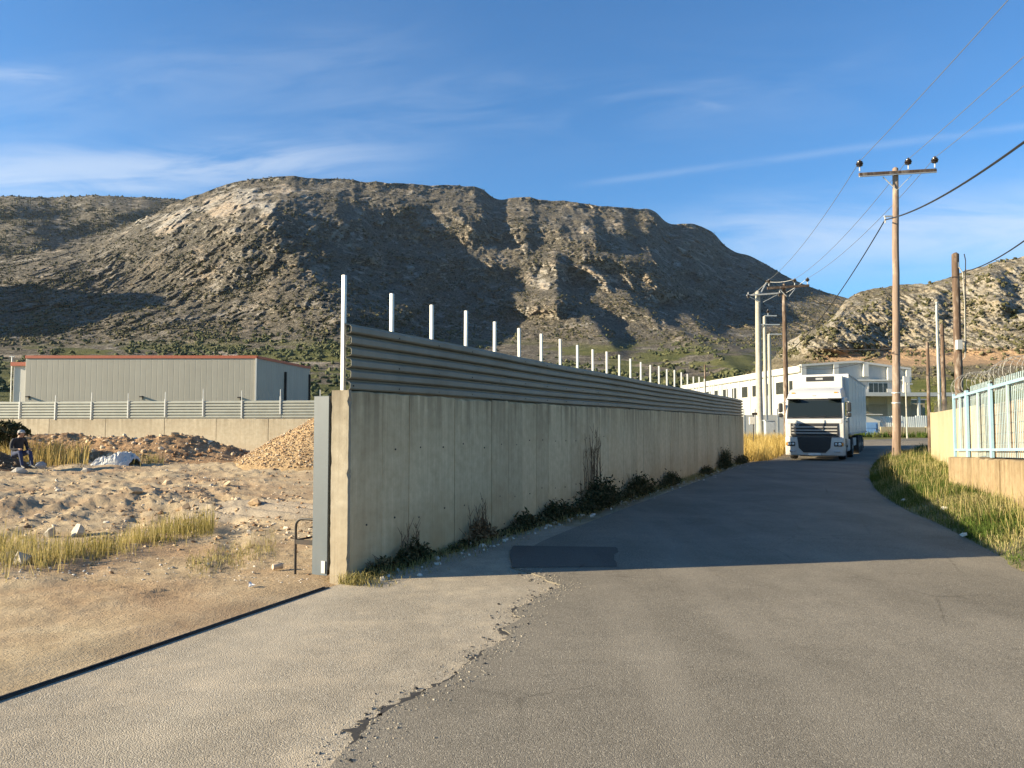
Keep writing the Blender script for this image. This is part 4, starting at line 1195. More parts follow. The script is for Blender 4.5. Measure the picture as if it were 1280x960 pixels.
# ------------------------------------------------------------------ grey warehouse at the left
M_CLAD = simple('beige_cladding', (0.36, 0.335, 0.275), 0.6, 0.0, 0.05, 0.5, rand=0.03)
M_RED = simple('red_trim', (0.45, 0.12, 0.06), 0.5, 0, 0.1, 3)
M_WHITE = simple('white_paint', (0.56, 0.545, 0.49), 0.6, 0, 0.05, 1.0, streaks=0.12)
M_GLASS = simple('dark_glass', (0.035, 0.04, 0.04), 0.12, 0, 0.3, 2)
M_ROOFG = simple('roof_sheet', (0.33, 0.33, 0.32), 0.5, 0.2, 0.1, 1)
def warehouse_left():
    y0 = 80.0
    A = AT(32.5, 444.5, y0); B = AT(320.5, 443.5, y0); Cc = AT(388, 458, 95.5)
    z0 = 0.5; H = A[2]
    t = thing('grey_warehouse', 'large beige clad warehouse with red roof trim behind the lot fence', 'warehouse', (A[0], y0, 0))
    w = B[0] - A[0]; d = 15.5; xr = Cc[0] - A[0]
    MB().prism([(0.2, 0.2), (w - 0.2, 0.2), (xr - 0.2, d - 0.1), (0.2, d - 0.1)], z0 - 1, H - 0.5, 'z').build('core', M_CLAD, t)
    n = 42
    for i in range(n):
        a, b_ = w * i / n, w * (i + 1) / n
        mb = MB()
        q = (b_ - a)
        mb.prism([(a, 0.15), (a, 0.010), (a + q * .06, 0.0), (a + q * .94, 0.0), (b_ - 0.002, 0.010), (b_ - 0.002, 0.15)], z0 - 0.5, H - 0.28, 'z')
        mb.build('cladding_sheet', M_CLAD, t)
    dv = Vector((xr - w, d, 0)); L = dv.length; dv.normalize(); nv = Vector((dv.y, -dv.x, 0))
    n = 24
    for i in range(n):
        a, b_ = L * i / n, L * (i + 1) / n - 0.002
        o = Vector((w, 0, 0)); P = []
        for s_, off in ((a, -0.1), (a, 0.0), (a + .08, 0.03), (b_ - .08, 0.03), (b_, 0.0), (b_, -0.1)):
            p = o + dv * s_ + nv * (off - 0.05); P.append((p.x, p.y))
        MB().prism(P, z0 - 0.5, H - 0.30 , 'z').build('side_sheet', M_CLAD, t)
    MB().box((w / 2, 0.0, H - 0.14), (w + 0.1, 0.14, 0.30)).build('roof_trim', M_RED, t)
    p0 = Vector((w, 0, H - 0.14)); p1 = Vector((xr, d, H - 0.16))
    MB().bar(p0 + Vector((0.06, 0.1, 0)), p1, 0.16, 0.28).build('roof_trim', M_RED, t)
    MB().prism([(0, 0.06), (w, 0.06), (xr, d), (0, d)], H - 0.45, H - 0.1, 'z').build('roof', M_ROOFG, t)
    MB().box((w + 0.01, -0.06, (H - 0.3) / 2), (0.16, 0.16, H - 0.3)).build('corner_trim', M_WHITE, t)
    q = Vector((w, 0, 0)) + dv * 7.6 + nv * 0.06
    MB().bar((q.x, q.y, 0), (q.x, q.y, H - 1.2), 0.28).build('downpipe', M_DKMETAL, t)
    q = Vector((w, 0, 0)) + dv * 15.2 + nv * 0.06
    MB().bar((q.x, q.y, 0), (q.x, q.y, H - 1.0), 0.24).build('downpipe', M_DKMETAL, t)
    # white office annex on the far left corner
    ax0 = AT(19, 452, y0 + 2.5)[0] - A[0]; zt_ = AT(19, 453, y0 + 2.5)[2]
    MB().box((ax0 / 2 - 0.05, 5.4, zt_ / 2 - 0.3), (-ax0 - 0.1, 6.2, zt_)).build('annex', M_WHITE, t)
    MB().box((ax0 / 2 - 0.1, 5.3, zt_ - 0.2), (-ax0 + 0.2, 6.5, 0.40)).build('annex_trim', M_RED, t)
    for (pa, pb) in ((462, 479), (482, 496), (498, 503)):
        za, zb = AT(29, pb, y0 + 2.2)[2], AT(29, pa, y0 + 2.2)[2]
        wn = MB().box((-0.30, 2.27, (za + zb) / 2), (0.46, 0.08, zb - za + 0.06)).build('window', M_WHITE, t)
        MB().box((-0.30, 2.22, (za + zb) / 2), (0.36, 0.05, zb - za - 0.1)).build('pane', M_GLASS, wn)
    for px_, py_ in ((36, 496), (178, 496), (300, 497)):
        p = AT(px_, py_, y0)
        MB().box((p[0] - A[0], -0.22, p[2]), (0.30, 0.34, 0.12)).tube([(p[0] - A[0], -0.02, p[2] + 0.1), (p[0] - A[0], -0.02, p[2] - 0.3)], 0.03, 6).build('wall_lamp', M_DKMETAL, t)
    MB().tube([(ax0 - 0.15, 2.2, 0), (ax0 - 0.15, 2.2, zt_ + 0.6)], 0.06, 6).box((ax0 - 0.15, 2.2, zt_ + 0.6), (0.5, 0.1, 0.08)).build('mast', M_GALV, t)
warehouse_left()

# ------------------------------------------------------------------ white warehouse at the end of the road
def warehouse_right():
    yc0 = 77.0
    A = AT(1001, 457, yc0); H = A[2]; z0 = 0.6
    F = AT(855, 484.5, 117.0)
    ang = math.atan2(F[1] - A[1], F[0] - A[0]) - math.pi / 2
    t = thing('white_warehouse', 'white factory hall with dark windows and canopy behind the truck', 'warehouse', (A[0], A[1], 0), ang)
    L = math.hypot(F[0] - A[0], F[1] - A[1]); Wd = 11.2
    # local: x to the right along the gable front, y along the long wall
    MB().box((Wd / 2, L / 2 + 0.15, (H - 0.4) / 2), (Wd - 0.3, L - 0.3, H - 0.4)).build('core', M_WHITE, t)
    # long wall panels with pilasters
    n = 12; g = L / n
    Fz = F[2] - 0.1
    for i in range(n):
        MB().box((0.06, g * (i + 0.5), (H - 0.7) / 2), (0.2, g - 0.14, H - 0.7)).build('wall_panel', M_WHITE, t)
        MB().box((-0.02, g * i + 0.02, (H - 0.3) / 2), (0.26, 0.3, H - 0.3)).build('pilaster', M_WHITE, t)
    MB().box((-0.08, L / 2 - 0.1, H - 0.30), (0.40, L + 0.4, 0.6)).build('parapet', M_WHITE, t)
    MB().box((-0.12, L / 2 - 0.1, H - 0.66), (0.36, L + 0.3, 0.06)).build('gutter', M_GALV, t)
    # windows of the long wall, by their place along it
    for i in range(n):
        yy = g * (i + 0.5)
        ww = 1.9
        f_ = MB().box((-0.055, yy, H - 2.05), (0.05, ww + 0.2, 1.42)).build('window', M_WHITE, t)
        for q in (-1, 1):
            MB().box((-0.085, yy + q * ww / 4, H - 2.05), (0.04, ww / 2 - 0.06, 1.28)).build('pane', M_GLASS, f_)
    # gable front
    z_l, z_p, z_r = H, H + 0.42, H - 0.30
    def ztop(x): return z_l + (z_p - z_l) * x / (Wd * 0.5) if x < Wd * 0.5 else z_p + (z_r - z_p) * (x - Wd * 0.5) / (Wd * 0.5)
    MB().prism([(0.0, 0.0), (Wd, 0.0), (Wd, z_r - 0.1), (Wd * 0.5, z_p - 0.1), (0.0, z_l - 0.1)], -0.02, 0.16, 'y').build('gable_wall', M_CLADW, t)
    cap = MB()
    cap.bar((-0.1, -0.12, z_l), (Wd * 0.5, -0.12, z_p), 0.45, 0.20); cap.bar((Wd * 0.5, -0.12, z_p), (Wd + 0.1, -0.12, z_r), 0.45, 0.20)
    cap.build('gable_coping', M_WHITE, t)
    for x in (0.15, 3.5, 6.6, 9.1, Wd - 0.15):
        MB().box((x, -0.19, ztop(x) - 0.75), (0.50, 0.35, 1.25)).build('bracket', M_WHITE, t)
        MB().box((x, -0.10, 2.6), (0.55, 0.16, 5.2)).build('pilaster', M_WHITE, t)
    MB().box((Wd / 2, -0.17, H - 1.45), (Wd, 0.20, 0.14)).build('string_course', M_WHITE, t)
    for x, ww in ((1.9, 2.2), (5.05, 2.4), (7.95, 2.0)):
        f_ = MB().box((x, -0.06, H - 2.25), (ww + 0.16, 0.08, 1.16)).build('window', M_WHITE, t)
        for q in range(4):
            MB().box((x - ww / 2 + ww * (q + .5) / 4, -0.11, H - 2.25), (ww / 4 - 0.08, 0.04, 1.0)).build('pane', M_GLASS, f_)
    for x in (6.6, Wd - 0.6):
        MB().box((x, -0.42, H - 3.0), (0.5, 0.35, 0.32)).build('floodlight', M_DKMETAL, t)
    MB().box((Wd - 0.45, -0.3, H - 1.9), (0.6, 0.3, 1.7)).build('vent_box', M_WHITE, t)
    # canopy; a flat grey sheet paints the shaded bay below it
    cz = AT(1100, 493, yc0 - 3)[2]
    MB().box((8.6, -2.2, cz), (12.6, 4.6, 0.22)).build('canopy', M_WHITE, t)
    MB().box((8.6, -4.45, cz - 0.02), (12.7, 0.12, 0.36)).build('canopy_edge', M_WHITE, t)
    for x in (9.6, 14.6):
        MB().box((x, -4.2, cz / 2), (0.22, 0.22, cz)).build('canopy_post', M_GALV, t)
    MB().box((8.0, -0.14, 1.9), (9.0, 0.08, 3.4)).build('bay_shade_sheet', M_BAYSHADE, t)
M_CLADW = simple('pale_grey_render', (0.48, 0.475, 0.44), 0.7, 0, 0.06, 0.8, streaks=0.2)
M_BAYSHADE = simple('bay_shade_grey', (0.30, 0.29, 0.26), 0.6, 0.1, 0.1, 1.5, streaks=0.2)  # darker grey carries the shade of the recess under the canopy
warehouse_right()

# small cream shed seen past the canopy
def small_shed():
    p = AT(1143, 516, 92)
    t = thing('cream_shed', 'small cream shed with flat roof right of the white hall', 'shed', (p[0], 92, 0))
    h = AT(1143, 500, 92)[2]
    MB().box((0, 2, h / 2), (2.6, 4, h)).build('wall', M_RENDER, t)
    MB().box((0.1, 2, h + 0.06), (3.1, 4.4, 0.14)).build('roof', M_ROOFG, t)
    MB().box((0.5, -0.03, h * 0.42), (0.8, 0.06, h * 0.6)).build('door', M_DKMETAL, t)
small_shed()

# yard fence of pale sheets with a blue door, on the far side of the bend
M_FSHEET = simple('pale_fence_sheet', (0.56, 0.60, 0.58), 0.55, 0.1, 0.08, 1.5, streaks=0.3)
M_BDOOR = simple('blue_door_paint', (0.20, 0.36, 0.60), 0.5, 0, 0.12, 2.0, streaks=0.2)
def yard_fence():
    y = 64.5
    a = AT(1079, 548, y); b_ = AT(1172, 548, y)
    z0 = float(gz(a[0], y)) + 0.0
    t = thing('yard_fence', 'pale corrugated yard fence with low cream wall beyond the bend', 'fence', (a[0], y, z0))
    W_ = b_[0] - a[0] + 6
    hz_ = AT(1120, 520, y)[2] - z0
    x = 1.4; i = 0
    while x < W_:
        mb = MB(); P = []
        n = 6; w_ = 0.98
        for k in range(n):
            P += [(x + w_ * (k + 0.05) / n, 0.0), (x + w_ * (k + .35) / n, -0.035), (x + w_ * (k + .6) / n, -0.035), (x + w_ * (k + .9) / n, 0.0)]
        P += [(x + w_, 0.02), (x, 0.02)]
        mb.prism(P, 0.5, hz_ + random.uniform(-0.1, 0.06), 'z').build('sheet', M_FSHEET, t)
        x += 1.0; i += 1
    for k in range(5):
        MB().box((1.5 + k * 1.9 + 0.8, -0.12, 0.36), (1.84, 0.2, 0.9 - 0.08 * (k % 2))).build('low_wall', M_RENDER, t, bevel=0.02)
    d = thing('blue_door', 'faded blue metal door in a white frame beyond the bend', 'door', (a[0], y - 0.12, z0))
    dh = AT(1090, 528, y)[2] - z0
    MB().box((0.62, 0.0, dh / 2), (1.06, 0.06, dh)).build('leaf', M_BDOOR, d)
    MB().box((0.62, -0.045, dh * 0.75), (0.8, 0.02, dh * 0.35)).build('upper_panel', M_BDOOR, d)
    MB().box((0.62, -0.045, dh * 0.28), (0.8, 0.02, dh * 0.38)).build('lower_panel', M_BDOOR, d)
    MB().box((1.05, -0.06, dh * 0.5), (0.05, 0.06, 0.16)).build('handle', M_DKMETAL, d)
    MB().box((0.70, 0.05, dh + 0.32), (1.44, 0.10, 0.62)).build('header', M_WHITE, d)
    MB().box((1.27, 0.04, dh / 2), (0.18, 0.12, dh)).build('jamb', M_WHITE, d)
    MB().box((0.0, 0.04, dh / 2), (0.16, 0.12, dh)).build('jamb', M_DKMETAL, d)
    MB().box((0.70, -0.05, dh + 0.66), (1.6, 0.4, 0.07)).build('hood', M_WHITE, d)
yard_fence()
def left_yard_fence():
    y = 60.0
    a = AT(930, 545, y); b_ = AT(1000, 545, y); z0 = float(gz(a[0], y))
    t = thing('wire_yard_fence', 'pale low wall with mesh fence left of the truck', 'fence', (a[0], y, z0))
    W_ = b_[0] - a[0]
    n = 5
    for k in range(n):
        MB().box((W_ * (k + .5) / n, 0, 0.9), (W_ / n - 0.02, 0.16, 1.8)).build('wall_panel', M_CLADW, t)
    for k in range(n + 1):
        MB().box((W_ * k / n, -0.05, 1.1), (0.09, 0.09, 2.4)).build('post', M_GALV, t)
left_yard_fence()

# cabinets and a meter post in the golden grass
def cabinet(px, py0, py1, w, y, name, label, m):
    p = AT(px, py1, y); q = AT(px, py0, y); z0 = float(gz(p[0], y))
    t = thing(name, label, 'cabinet', (p[0], y, z0))
    h = q[2] - z0
    MB().box((0, 0, h / 2), (w, 0.4, h)).build('box', m, t, bevel=0.02)
    MB().box((0, -0.21, h * 0.52), (w * 0.86, 0.02, h * 0.8)).build('door', m, t)
    MB().box((w * 0.33, -0.235, h * 0.5), (0.04, 0.03, 0.12)).build('handle', M_DKMETAL, t)
    MB().box((0, 0, h + 0.03), (w + 0.1, 0.5, 0.06)).build('cap', m, t)
cabinet(962, 526, 541, 0.70, 55.0, 'utility_cabinet', 'grey utility cabinet in the golden grass left of the truck', simple('cabinet_grey', (0.42, 0.45, 0.46), 0.5))
def meter_post():
    y = 44.0; p = AT(942, 545, y); z0 = float(gz(p[0], y))
    t = thing('meter_post', 'thin post with white meter box beyond the wall end', 'meter post', (p[0], y, z0))
    top = AT(942, 516, y)[2] - z0
    MB().tube([(0, 0, -0.1), (0, 0, top)], 0.03, 8).build('post', M_DKMETAL, t)
    MB().box((-0.09, -0.06, top - 0.45), (0.32, 0.18, 0.42)).build('meter_box', M_WHITE, t, bevel=0.015)
    MB().box((0.06, -0.05, top - 0.06), (0.28, 0.14, 0.14)).build('lamp_head', M_DKMETAL, t)
meter_post()
# ------------------------------------------------------------------ utility poles and wires
def mat_wood(name, dark, lite):
    m, t, b = new_mat(name)
    v = t.new('ShaderNodeTexCoord').outputs['Object']
    g1 = t.noise(t.mapping(v, (22, 22, 0.7)), 1.0, 6, 0.65); g2 = t.noise(t.mapping(v, (5, 5, 1.6)), 1.0, 5, 0.6)
    c = t.ramp(g1, [(0.3, dark), (0.7, lite)])
    c = t.mix(t.ramp(g2, [(0.5, 0.0), (0.7, 0.6)]), c, (0.40, 0.34, 0.275))
    t.val(b.inputs['Base Color'], c); b.inputs['Roughness'].default_value = 0.85
    bump(t, b, g1, 0.5, 0.02)
    return m
M_WOOD = mat_wood('weathered_pole_wood', (0.135, 0.092, 0.066), (0.29, 0.208, 0.152))
M_WOODD = mat_wood('dark_pole_wood', (0.05, 0.032, 0.022), (0.15, 0.095, 0.06))
M_PCONC = mat_concrete('pole_concrete', (0.33, 0.315, 0.265), (0.45, 0.425, 0.36), (0.28, 0.25, 0.20), rand=0.0)
M_PORC = simple('brown_porcelain', (0.030, 0.022, 0.020), 0.25, 0, 0.2, 9)
M_WIRE = simple('bare_wire', (0.20, 0.20, 0.20), 0.5, 0.4, 0.1, 3)
M_CABLE = simple('black_cable', (0.015, 0.015, 0.016), 0.6, 0, 0.1, 3)

def insulator(t, p, s=1.0, hang=False):
    mb = MB()
    d = -1 if hang else 1
    prof = [(0.03, 0), (0.035, 0.05), (0.12, 0.06), (0.13, 0.09), (0.06, 0.12), (0.14, 0.13), (0.15, 0.17), (0.07, 0.20), (0.12, 0.21), (0.12, 0.24), (0.05, 0.28), (0.045, 0.32)]
    mb.lathe([(r * s, 0.16 * s * d + h * s * d) for r, h in prof], p, 12)
    ins = mb.build('insulator', M_PORC, t, smooth=True)
    MB().tube([p, (p[0], p[1], p[2] + 0.20 * s * d)], 0.028 * s, 6).build('pin', M_GALV, ins)
    return ins
def pole(name, label, cat, base, h, r0, r1, m, lean=(0, 0), group=None, rz=0.0, bumps=True):
    t = thing(name, label, cat, base, rz, group)
    n = 14
    g = np.random.default_rng(int(abs(base[0] * 100)) + 3)
    pts = [(lean[0] * k / n + g.normal(0, 0.006), lean[1] * k / n + g.normal(0, 0.006), -0.4 + (h + 0.4) * k / n) for k in range(n + 1)]
    rs = [(r0 + (r1 - r0) * k / n) * (1 + g.normal(0, 0.015)) for k in range(n + 1)]
    pts.append((lean[0], lean[1], h + r1 * 0.5)); rs.append(r1 * 0.45)
    MB().tube(pts, rs, 14).build('shaft', m, t, smooth=True)
    return t

# main wooden pole on the verge
PZ = 0.27
P1 = G(1120.5, 573.5, PZ)
top1 = AT(1119.5, 211, P1[1])[2] - PZ
p1 = pole('utility_pole', 'tall weathered wooden power pole with crossarm on the verge', 'utility pole', (P1[0], P1[1], PZ), top1, 0.165, 0.115, M_WOOD, lean=(0.26, 0))
def local(px, py, o=P1, y=None):
    q = AT(px, py, y or o[1]); return Vector((q[0] - o[0], q[1] - o[1], q[2] - o[2]))
ca, cb = local(1071.5, 220), local(1167.5, 214.5)
arm = MB().bar(ca + Vector((0, -0.16, 0)), cb + Vector((0, -0.16, 0)), 0.11, 0.13).build('crossarm', M_WOODD, p1, bevel=0.01, seg=1)
MB().bar(ca + Vector((0, -0.19, -0.085)), cb + Vector((0, -0.19, -0.085)), 0.07, 0.03).build('crossarm_strap', M_GALV, p1)
for px_, py_ in ((1101, 221), (1137, 219)):
    a = local(px_, py_) + Vector((0, -0.16, -0.05)); b_ = local(1119, 239) + Vector((0, -0.14, 0))
    MB().bar(a, b_, 0.045, 0.02).build('brace', M_GALV, p1)
INS = []
for px_, py_ in ((1072.5, 216.5), (1133, 214), (1166, 212)):
    q = local(px_, py_) + Vector((0, -0.16, 0.03)); insulator(p1, q, 0.95)
    INS.append(Vector((q.x + P1[0], q.y + P1[1], q.z + PZ + 0.40)))
hk = local(1107, 271)
MB().box(tuple(Vector(hk) + Vector((0.12, 0, 0.02))), (0.36, 0.08, 0.05)).tube([tuple(Vector(hk) + Vector((-0.02, 0, 0.04))), tuple(Vector(hk) + Vector((-0.02, 0, -0.26)))], 0.025, 6).build('cable_bracket', M_GALV, p1)
for zz in (2.2, 2.6):
    MB().lathe([(0.172, 0), (0.172, 0.04)], (0.26 * zz / top1, 0, zz), 14).build('band', M_GALV, p1)

def catenary(a, b, sag, n=24):
    a, b = Vector(a), Vector(b)
    return [a.lerp(b, t) - Vector((0, 0, sag * 4 * t * (1 - t))) for t in np.linspace(0, 1, n)]
def wire(name, label, a, b, sag, r, m, group=None, cat='wire', n=24):
    o = MB().tube(catenary(a, b, sag, n), r, 5).build(name, m, None, smooth=True)
    return tag(o, label, cat, group)

# second wooden pole
y2 = 54.0
p2b = AT(983.5, 548, y2); z2 = float(gz(p2b[0], y2)); top2 = AT(983, 356, y2)[2] - z2
p2 = pole('utility_pole', 'dark wooden power pole directly behind the left edge of the truck', 'utility pole', (p2b[0], y2, z2), top2, 0.19, 0.14, M_WOODD)
O2 = (p2b[0], y2, z2)
l2 = lambda px_, py_: local(px_, py_, O2, y2)
MB().bar(l2(958, 361) + Vector((0, -0.2, 0)), l2(1010, 357.5) + Vector((0, -0.2, 0)), 0.13, 0.16).build('crossarm', M_WOODD, p2)
for a, b_ in (((993, 361), (985, 371)), ((973, 362), (982, 371))):
    MB().bar(l2(*a) + Vector((0, -0.2, 0)), l2(*b_) + Vector((0, -0.2, 0)), 0.06, 0.03).build('brace', M_GALV, p2)
IN2 = []
for px_, py_ in ((960, 358), (992, 357), (1008, 356)):
    q = l2(px_, py_) + Vector((0, -0.2, 0)); insulator(p2, q, 1.0)
    IN2.append(Vector((q.x + O2[0], q.y + O2[1], q.z + O2[2] + 0.42)))

# concrete pole
y3 = 55.5
p3b = AT(950, 545, y3); z3 = float(gz(p3b[0], y3)); O3 = (p3b[0], y3, z3); top3 = AT(951, 365, y3)[2] - z3
p3 = pole('concrete_pole', 'pale concrete power pole with steel crossarm beyond the wall end', 'utility pole', O3, top3, 0.27, 0.17, M_PCONC)
l3 = lambda px_, py_: local(px_, py_, O3, y3)
MB().bar(l3(932, 370) + Vector((0, -0.25, 0)), l3(974, 367) + Vector((0, -0.25, 0)), 0.10, 0.10).build('crossarm', M_GALV, p3)
MB().bar(l3(934, 371) + Vector((0, -0.25, 0)), l3(949, 378) + Vector((0, -0.2, 0)), 0.06, 0.04).build('brace', M_GALV, p3)
MB().bar(l3(970, 369) + Vector((0, -0.25, 0)), l3(953, 378) + Vector((0, -0.2, 0)), 0.06, 0.04).build('brace', M_GALV, p3)
MB().bar(l3(951, 366), l3(958.5, 352), 0.07).build('top_rod', M_GALV, p3)
insulator(p3, l3(958.5, 356) , 0.7)
for px_, py_ in ((934, 372), (973, 370)): insulator(p3, l3(px_, py_) + Vector((0, -0.25, 0.35)), 0.9, True)
IN3 = [Vector((q.x + O3[0], q.y + O3[1], q.z + O3[2])) for q in (l3(934, 372), l3(958.5, 352), l3(973, 370))]

# farther poles
def far_pole(label, px_, top, bot, y, r, m, arms=(), name='concrete_pole', group=None, ins=()):
    b_ = AT(px_, bot, y); z = float(gz(b_[0], y)); O = (b_[0], y, z); h = AT(px_, top, y)[2] - z
    t = pole(name, label, 'utility pole', O, h, r * 1.15, r * 0.85, m)
    for (x0, x1, yy) in arms:
        MB().bar(local(x0, yy, O, y) + Vector((0, -r, 0)), local(x1, yy, O, y) + Vector((0, -r, 0)), 0.09).build('crossarm', M_GALV, t)
    for (x0, yy) in ins: insulator(t, local(x0, yy, O, y), 1.1)
    return t, O
far_pole('slim pale pole with two thin crossarms right of the concrete pole', 958, 396, 545, 72, 0.17, M_PCONC, arms=((955, 970, 395), (944, 974, 406)), ins=((960, 394),))
far_pole('short pale pole just left of the dark wooden pole', 963.5, 418, 545, 66, 0.16, M_PCONC, arms=((961, 976, 418),))
far_pole('thin dark pole rising behind the corrugated fence top', 882.5, 456, 560, 60, 0.07, M_WOODD, name='thin_pole')
far_pole('thin rust brown post at the end of the yellow wall', 1162.8, 428, 566, 32.6, 0.072, M_WOODD, name='thin_pole')
t4, O4 = far_pole('grey metal pole standing behind the yellow wall', 1175.5, 378, 545, 36.5, 0.075, simple('grey_pole_paint', (0.33, 0.34, 0.31), 0.5, 0.3), name='metal_pole')
far_pole('slim dark pole close behind the grey metal pole', 1181.5, 406, 545, 40, 0.11, M_WOODD, name='thin_pole')
far_pole('leaning lamp post at the far side of the bend', 1134, 478, 548, 61, 0.06, M_PCONC, name='lamp_post', arms=((1134, 1140, 480),))
y5 = 33.5
p5b = AT(1201, 560, y5); O5 = (p5b[0], y5, 0.25); top5 = AT(1200, 318, y5)[2] - 0.25
p5 = pole('utility_pole', 'dark wooden pole with pale cable conduit behind the yellow wall', 'utility pole', O5, top5, 0.18, 0.145, M_WOODD)
l5 = lambda px_, py_: local(px_, py_, O5, y5)
pts = [l5(1196, 335) + Vector((0, -0.17, 0)), l5(1200, 342) + Vector((0, -0.2, 0)), l5(1202.5, 380) + Vector((0, -0.2, 0)), l5(1203, 420) + Vector((0, -0.2, 0)), l5(1203, 447) + Vector((0, -0.2, 0)), l5(1200, 450) + Vector((0, -0.2, 0))]
MB().tube(pts, 0.022, 6).build('conduit', M_PCONC, p5)
pts = [l5(1203.5, 318) + Vector((0, -0.1, 0)), l5(1205.3, 326) + Vector((0, -0.1, 0)), l5(1205, 360) + Vector((0, -0.1, 0)), l5(1206, 440) + Vector((0, -0.1, 0))]
MB().tube(pts, 0.02, 6).build('cable', M_CABLE, p5)
q = l5(1195.5, 431.5); MB().box((q.x, q.y - 0.2, q.z), (0.22, 0.16, 0.42)).build('junction_box', M_WHITE, p5, bevel=0.01)
q = l5(1193.5, 332); MB().box((q.x + 0.05, q.y - 0.1, q.z), (0.08, 0.1, 0.26)).build('clamp', M_GALV, p5)

# wires towards the camera and on to the next pole
for i, (q, nm) in enumerate(zip(INS, ('outer left', 'middle', 'outer right'))):
    e_ = Vector((q.x - 7.75, -16.0, q.z + 0.15))
    wire('power_line', f'bare wire rising over the road from the {nm} insulator of the verge pole', q, e_, 0.55, 0.011, M_WIRE, 'power lines above the road')
for i, (a, b_, nm) in enumerate(zip(INS, IN2, ('outer left', 'middle', 'outer right'))):
    wire('power_line', f'bare wire from the {nm} verge pole insulator back to the dark pole', a, b_, 0.5, 0.012, M_WIRE, 'power lines above the road')
for i, (a, b_, nm) in enumerate(zip(IN2, IN3, ('left', 'middle', 'right'))):
    wire('power_line', f'short {nm} wire linking the dark wooden pole and the concrete pole', a, b_, 0.12, 0.016, M_WIRE, 'power lines above the road')
hkw = Vector((P1[0], P1[1], PZ)) + Vector(hk) + Vector((-0.02, 0, -0.12))
e_ = Vector(AT(1320, 148, 12.0))
wire('service_cable', 'thick black cable sagging from the verge pole up to the right', hkw, e_, 0.28, 0.026, M_CABLE, 'black cables')
e2 = Vector(AT(1046, 369, 44.0)); e3 = Vector(AT(985, 440, 54.0)) + Vector((0, -0.3, 0))
o = MB().tube(catenary(hkw, e3, 0.55), 0.024, 5).build('service_cable', M_CABLE, None, smooth=True)
tag(o, 'thick black cable dropping from the verge pole towards the dark wooden pole', 'wire', 'black cables')
q5 = Vector(O5) + l5(1203, 340)
wire('service_cable', 'black cable rising from the dark conduit pole to the right edge', q5, Vector(AT(1330, 262, 17.0)), 0.25, 0.022, M_CABLE, 'black cables')
a = Vector(AT(984, 428, 54)) + Vector((0, -0.3, 0))
wire('service_cable', 'upper low cable crossing in front of the white hall', a, Vector(AT(1173, 428, 36.5)), 0.45, 0.018, M_CABLE, 'black cables')
wire('service_cable', 'lower sagging cable crossing in front of the white hall', Vector(AT(958, 436, 70)), Vector(AT(1118, 440, 30.2)), 1.2, 0.018, M_CABLE, 'black cables')
# ------------------------------------------------------------------ white articulated truck
def mat_paint(name, col, rough=0.3, dirt=(0.33, 0.30, 0.25), amt=0.45):
    m, t, b = new_mat(name)
    v = t.new('ShaderNodeTexCoord').outputs['Object']
    n = t.noise(v, 2.2, 6, 0.65); sx = t.new('ShaderNodeSeparateXYZ'); t.link(v, sx.inputs[0])
    low = t.new('ShaderNodeMapRange'); t.link(sx.outputs[2], low.inputs[0]); low.inputs[1].default_value = 2.0; low.inputs[2].default_value = 0.2
    k = t.math('MULTIPLY', t.ramp(n, [(0.35, 0.1), (0.7, 1.0)]), t.math('ADD', t.math('MULTIPLY', low.outputs[0], amt), 0.10))
    t.val(b.inputs['Base Color'], t.mix(k, col, dirt))
    b.inputs['Roughness'].default_value = rough; b.inputs['Coat Weight'].default_value = 0.25; b.inputs['Coat Roughness'].default_value = 0.15
    return m
M_TRUCK = mat_paint('white_truck_paint', (0.52, 0.515, 0.49))
M_TRAILER = mat_paint('white_trailer_skin', (0.60, 0.59, 0.56), 0.5, amt=0.5)
M_PLASTIC = simple('black_plastic', (0.016, 0.016, 0.017), 0.45, 0, 0.2, 10)
M_GREYP = simple('grey_plastic', (0.30, 0.31, 0.32), 0.45, 0, 0.1, 6)
def mat_windscreen():
    m, t, b = new_mat('windscreen_glass')
    b.inputs['Base Color'].default_value = (0.012, 0.017, 0.018, 1); b.inputs['Roughness'].default_value = 0.08
    b.inputs['Specular IOR Level'].default_value = 0.28
    return m
M_WIND = mat_windscreen()
M_LAMP = simple('headlamp_lens', (0.55, 0.56, 0.56), 0.12, 0.3, 0.2, 12)
M_AMBER = simple('amber_lens', (0.60, 0.22, 0.03), 0.3)
M_CHROME = simple('wheel_metal', (0.42, 0.42, 0.41), 0.4, 0.6, 0.2, 6, dirt=(0.25, 0.22, 0.18))
M_TYRE = simple('tyre_rubber', (0.022, 0.021, 0.020), 0.85, 0, 0.3, 12, dirt=(0.07, 0.06, 0.05))
M_CAVITY = simple('cab_interior', (0.03, 0.03, 0.032), 0.8)
M_PLATE = simple('number_plate', (0.70, 0.70, 0.66), 0.5)

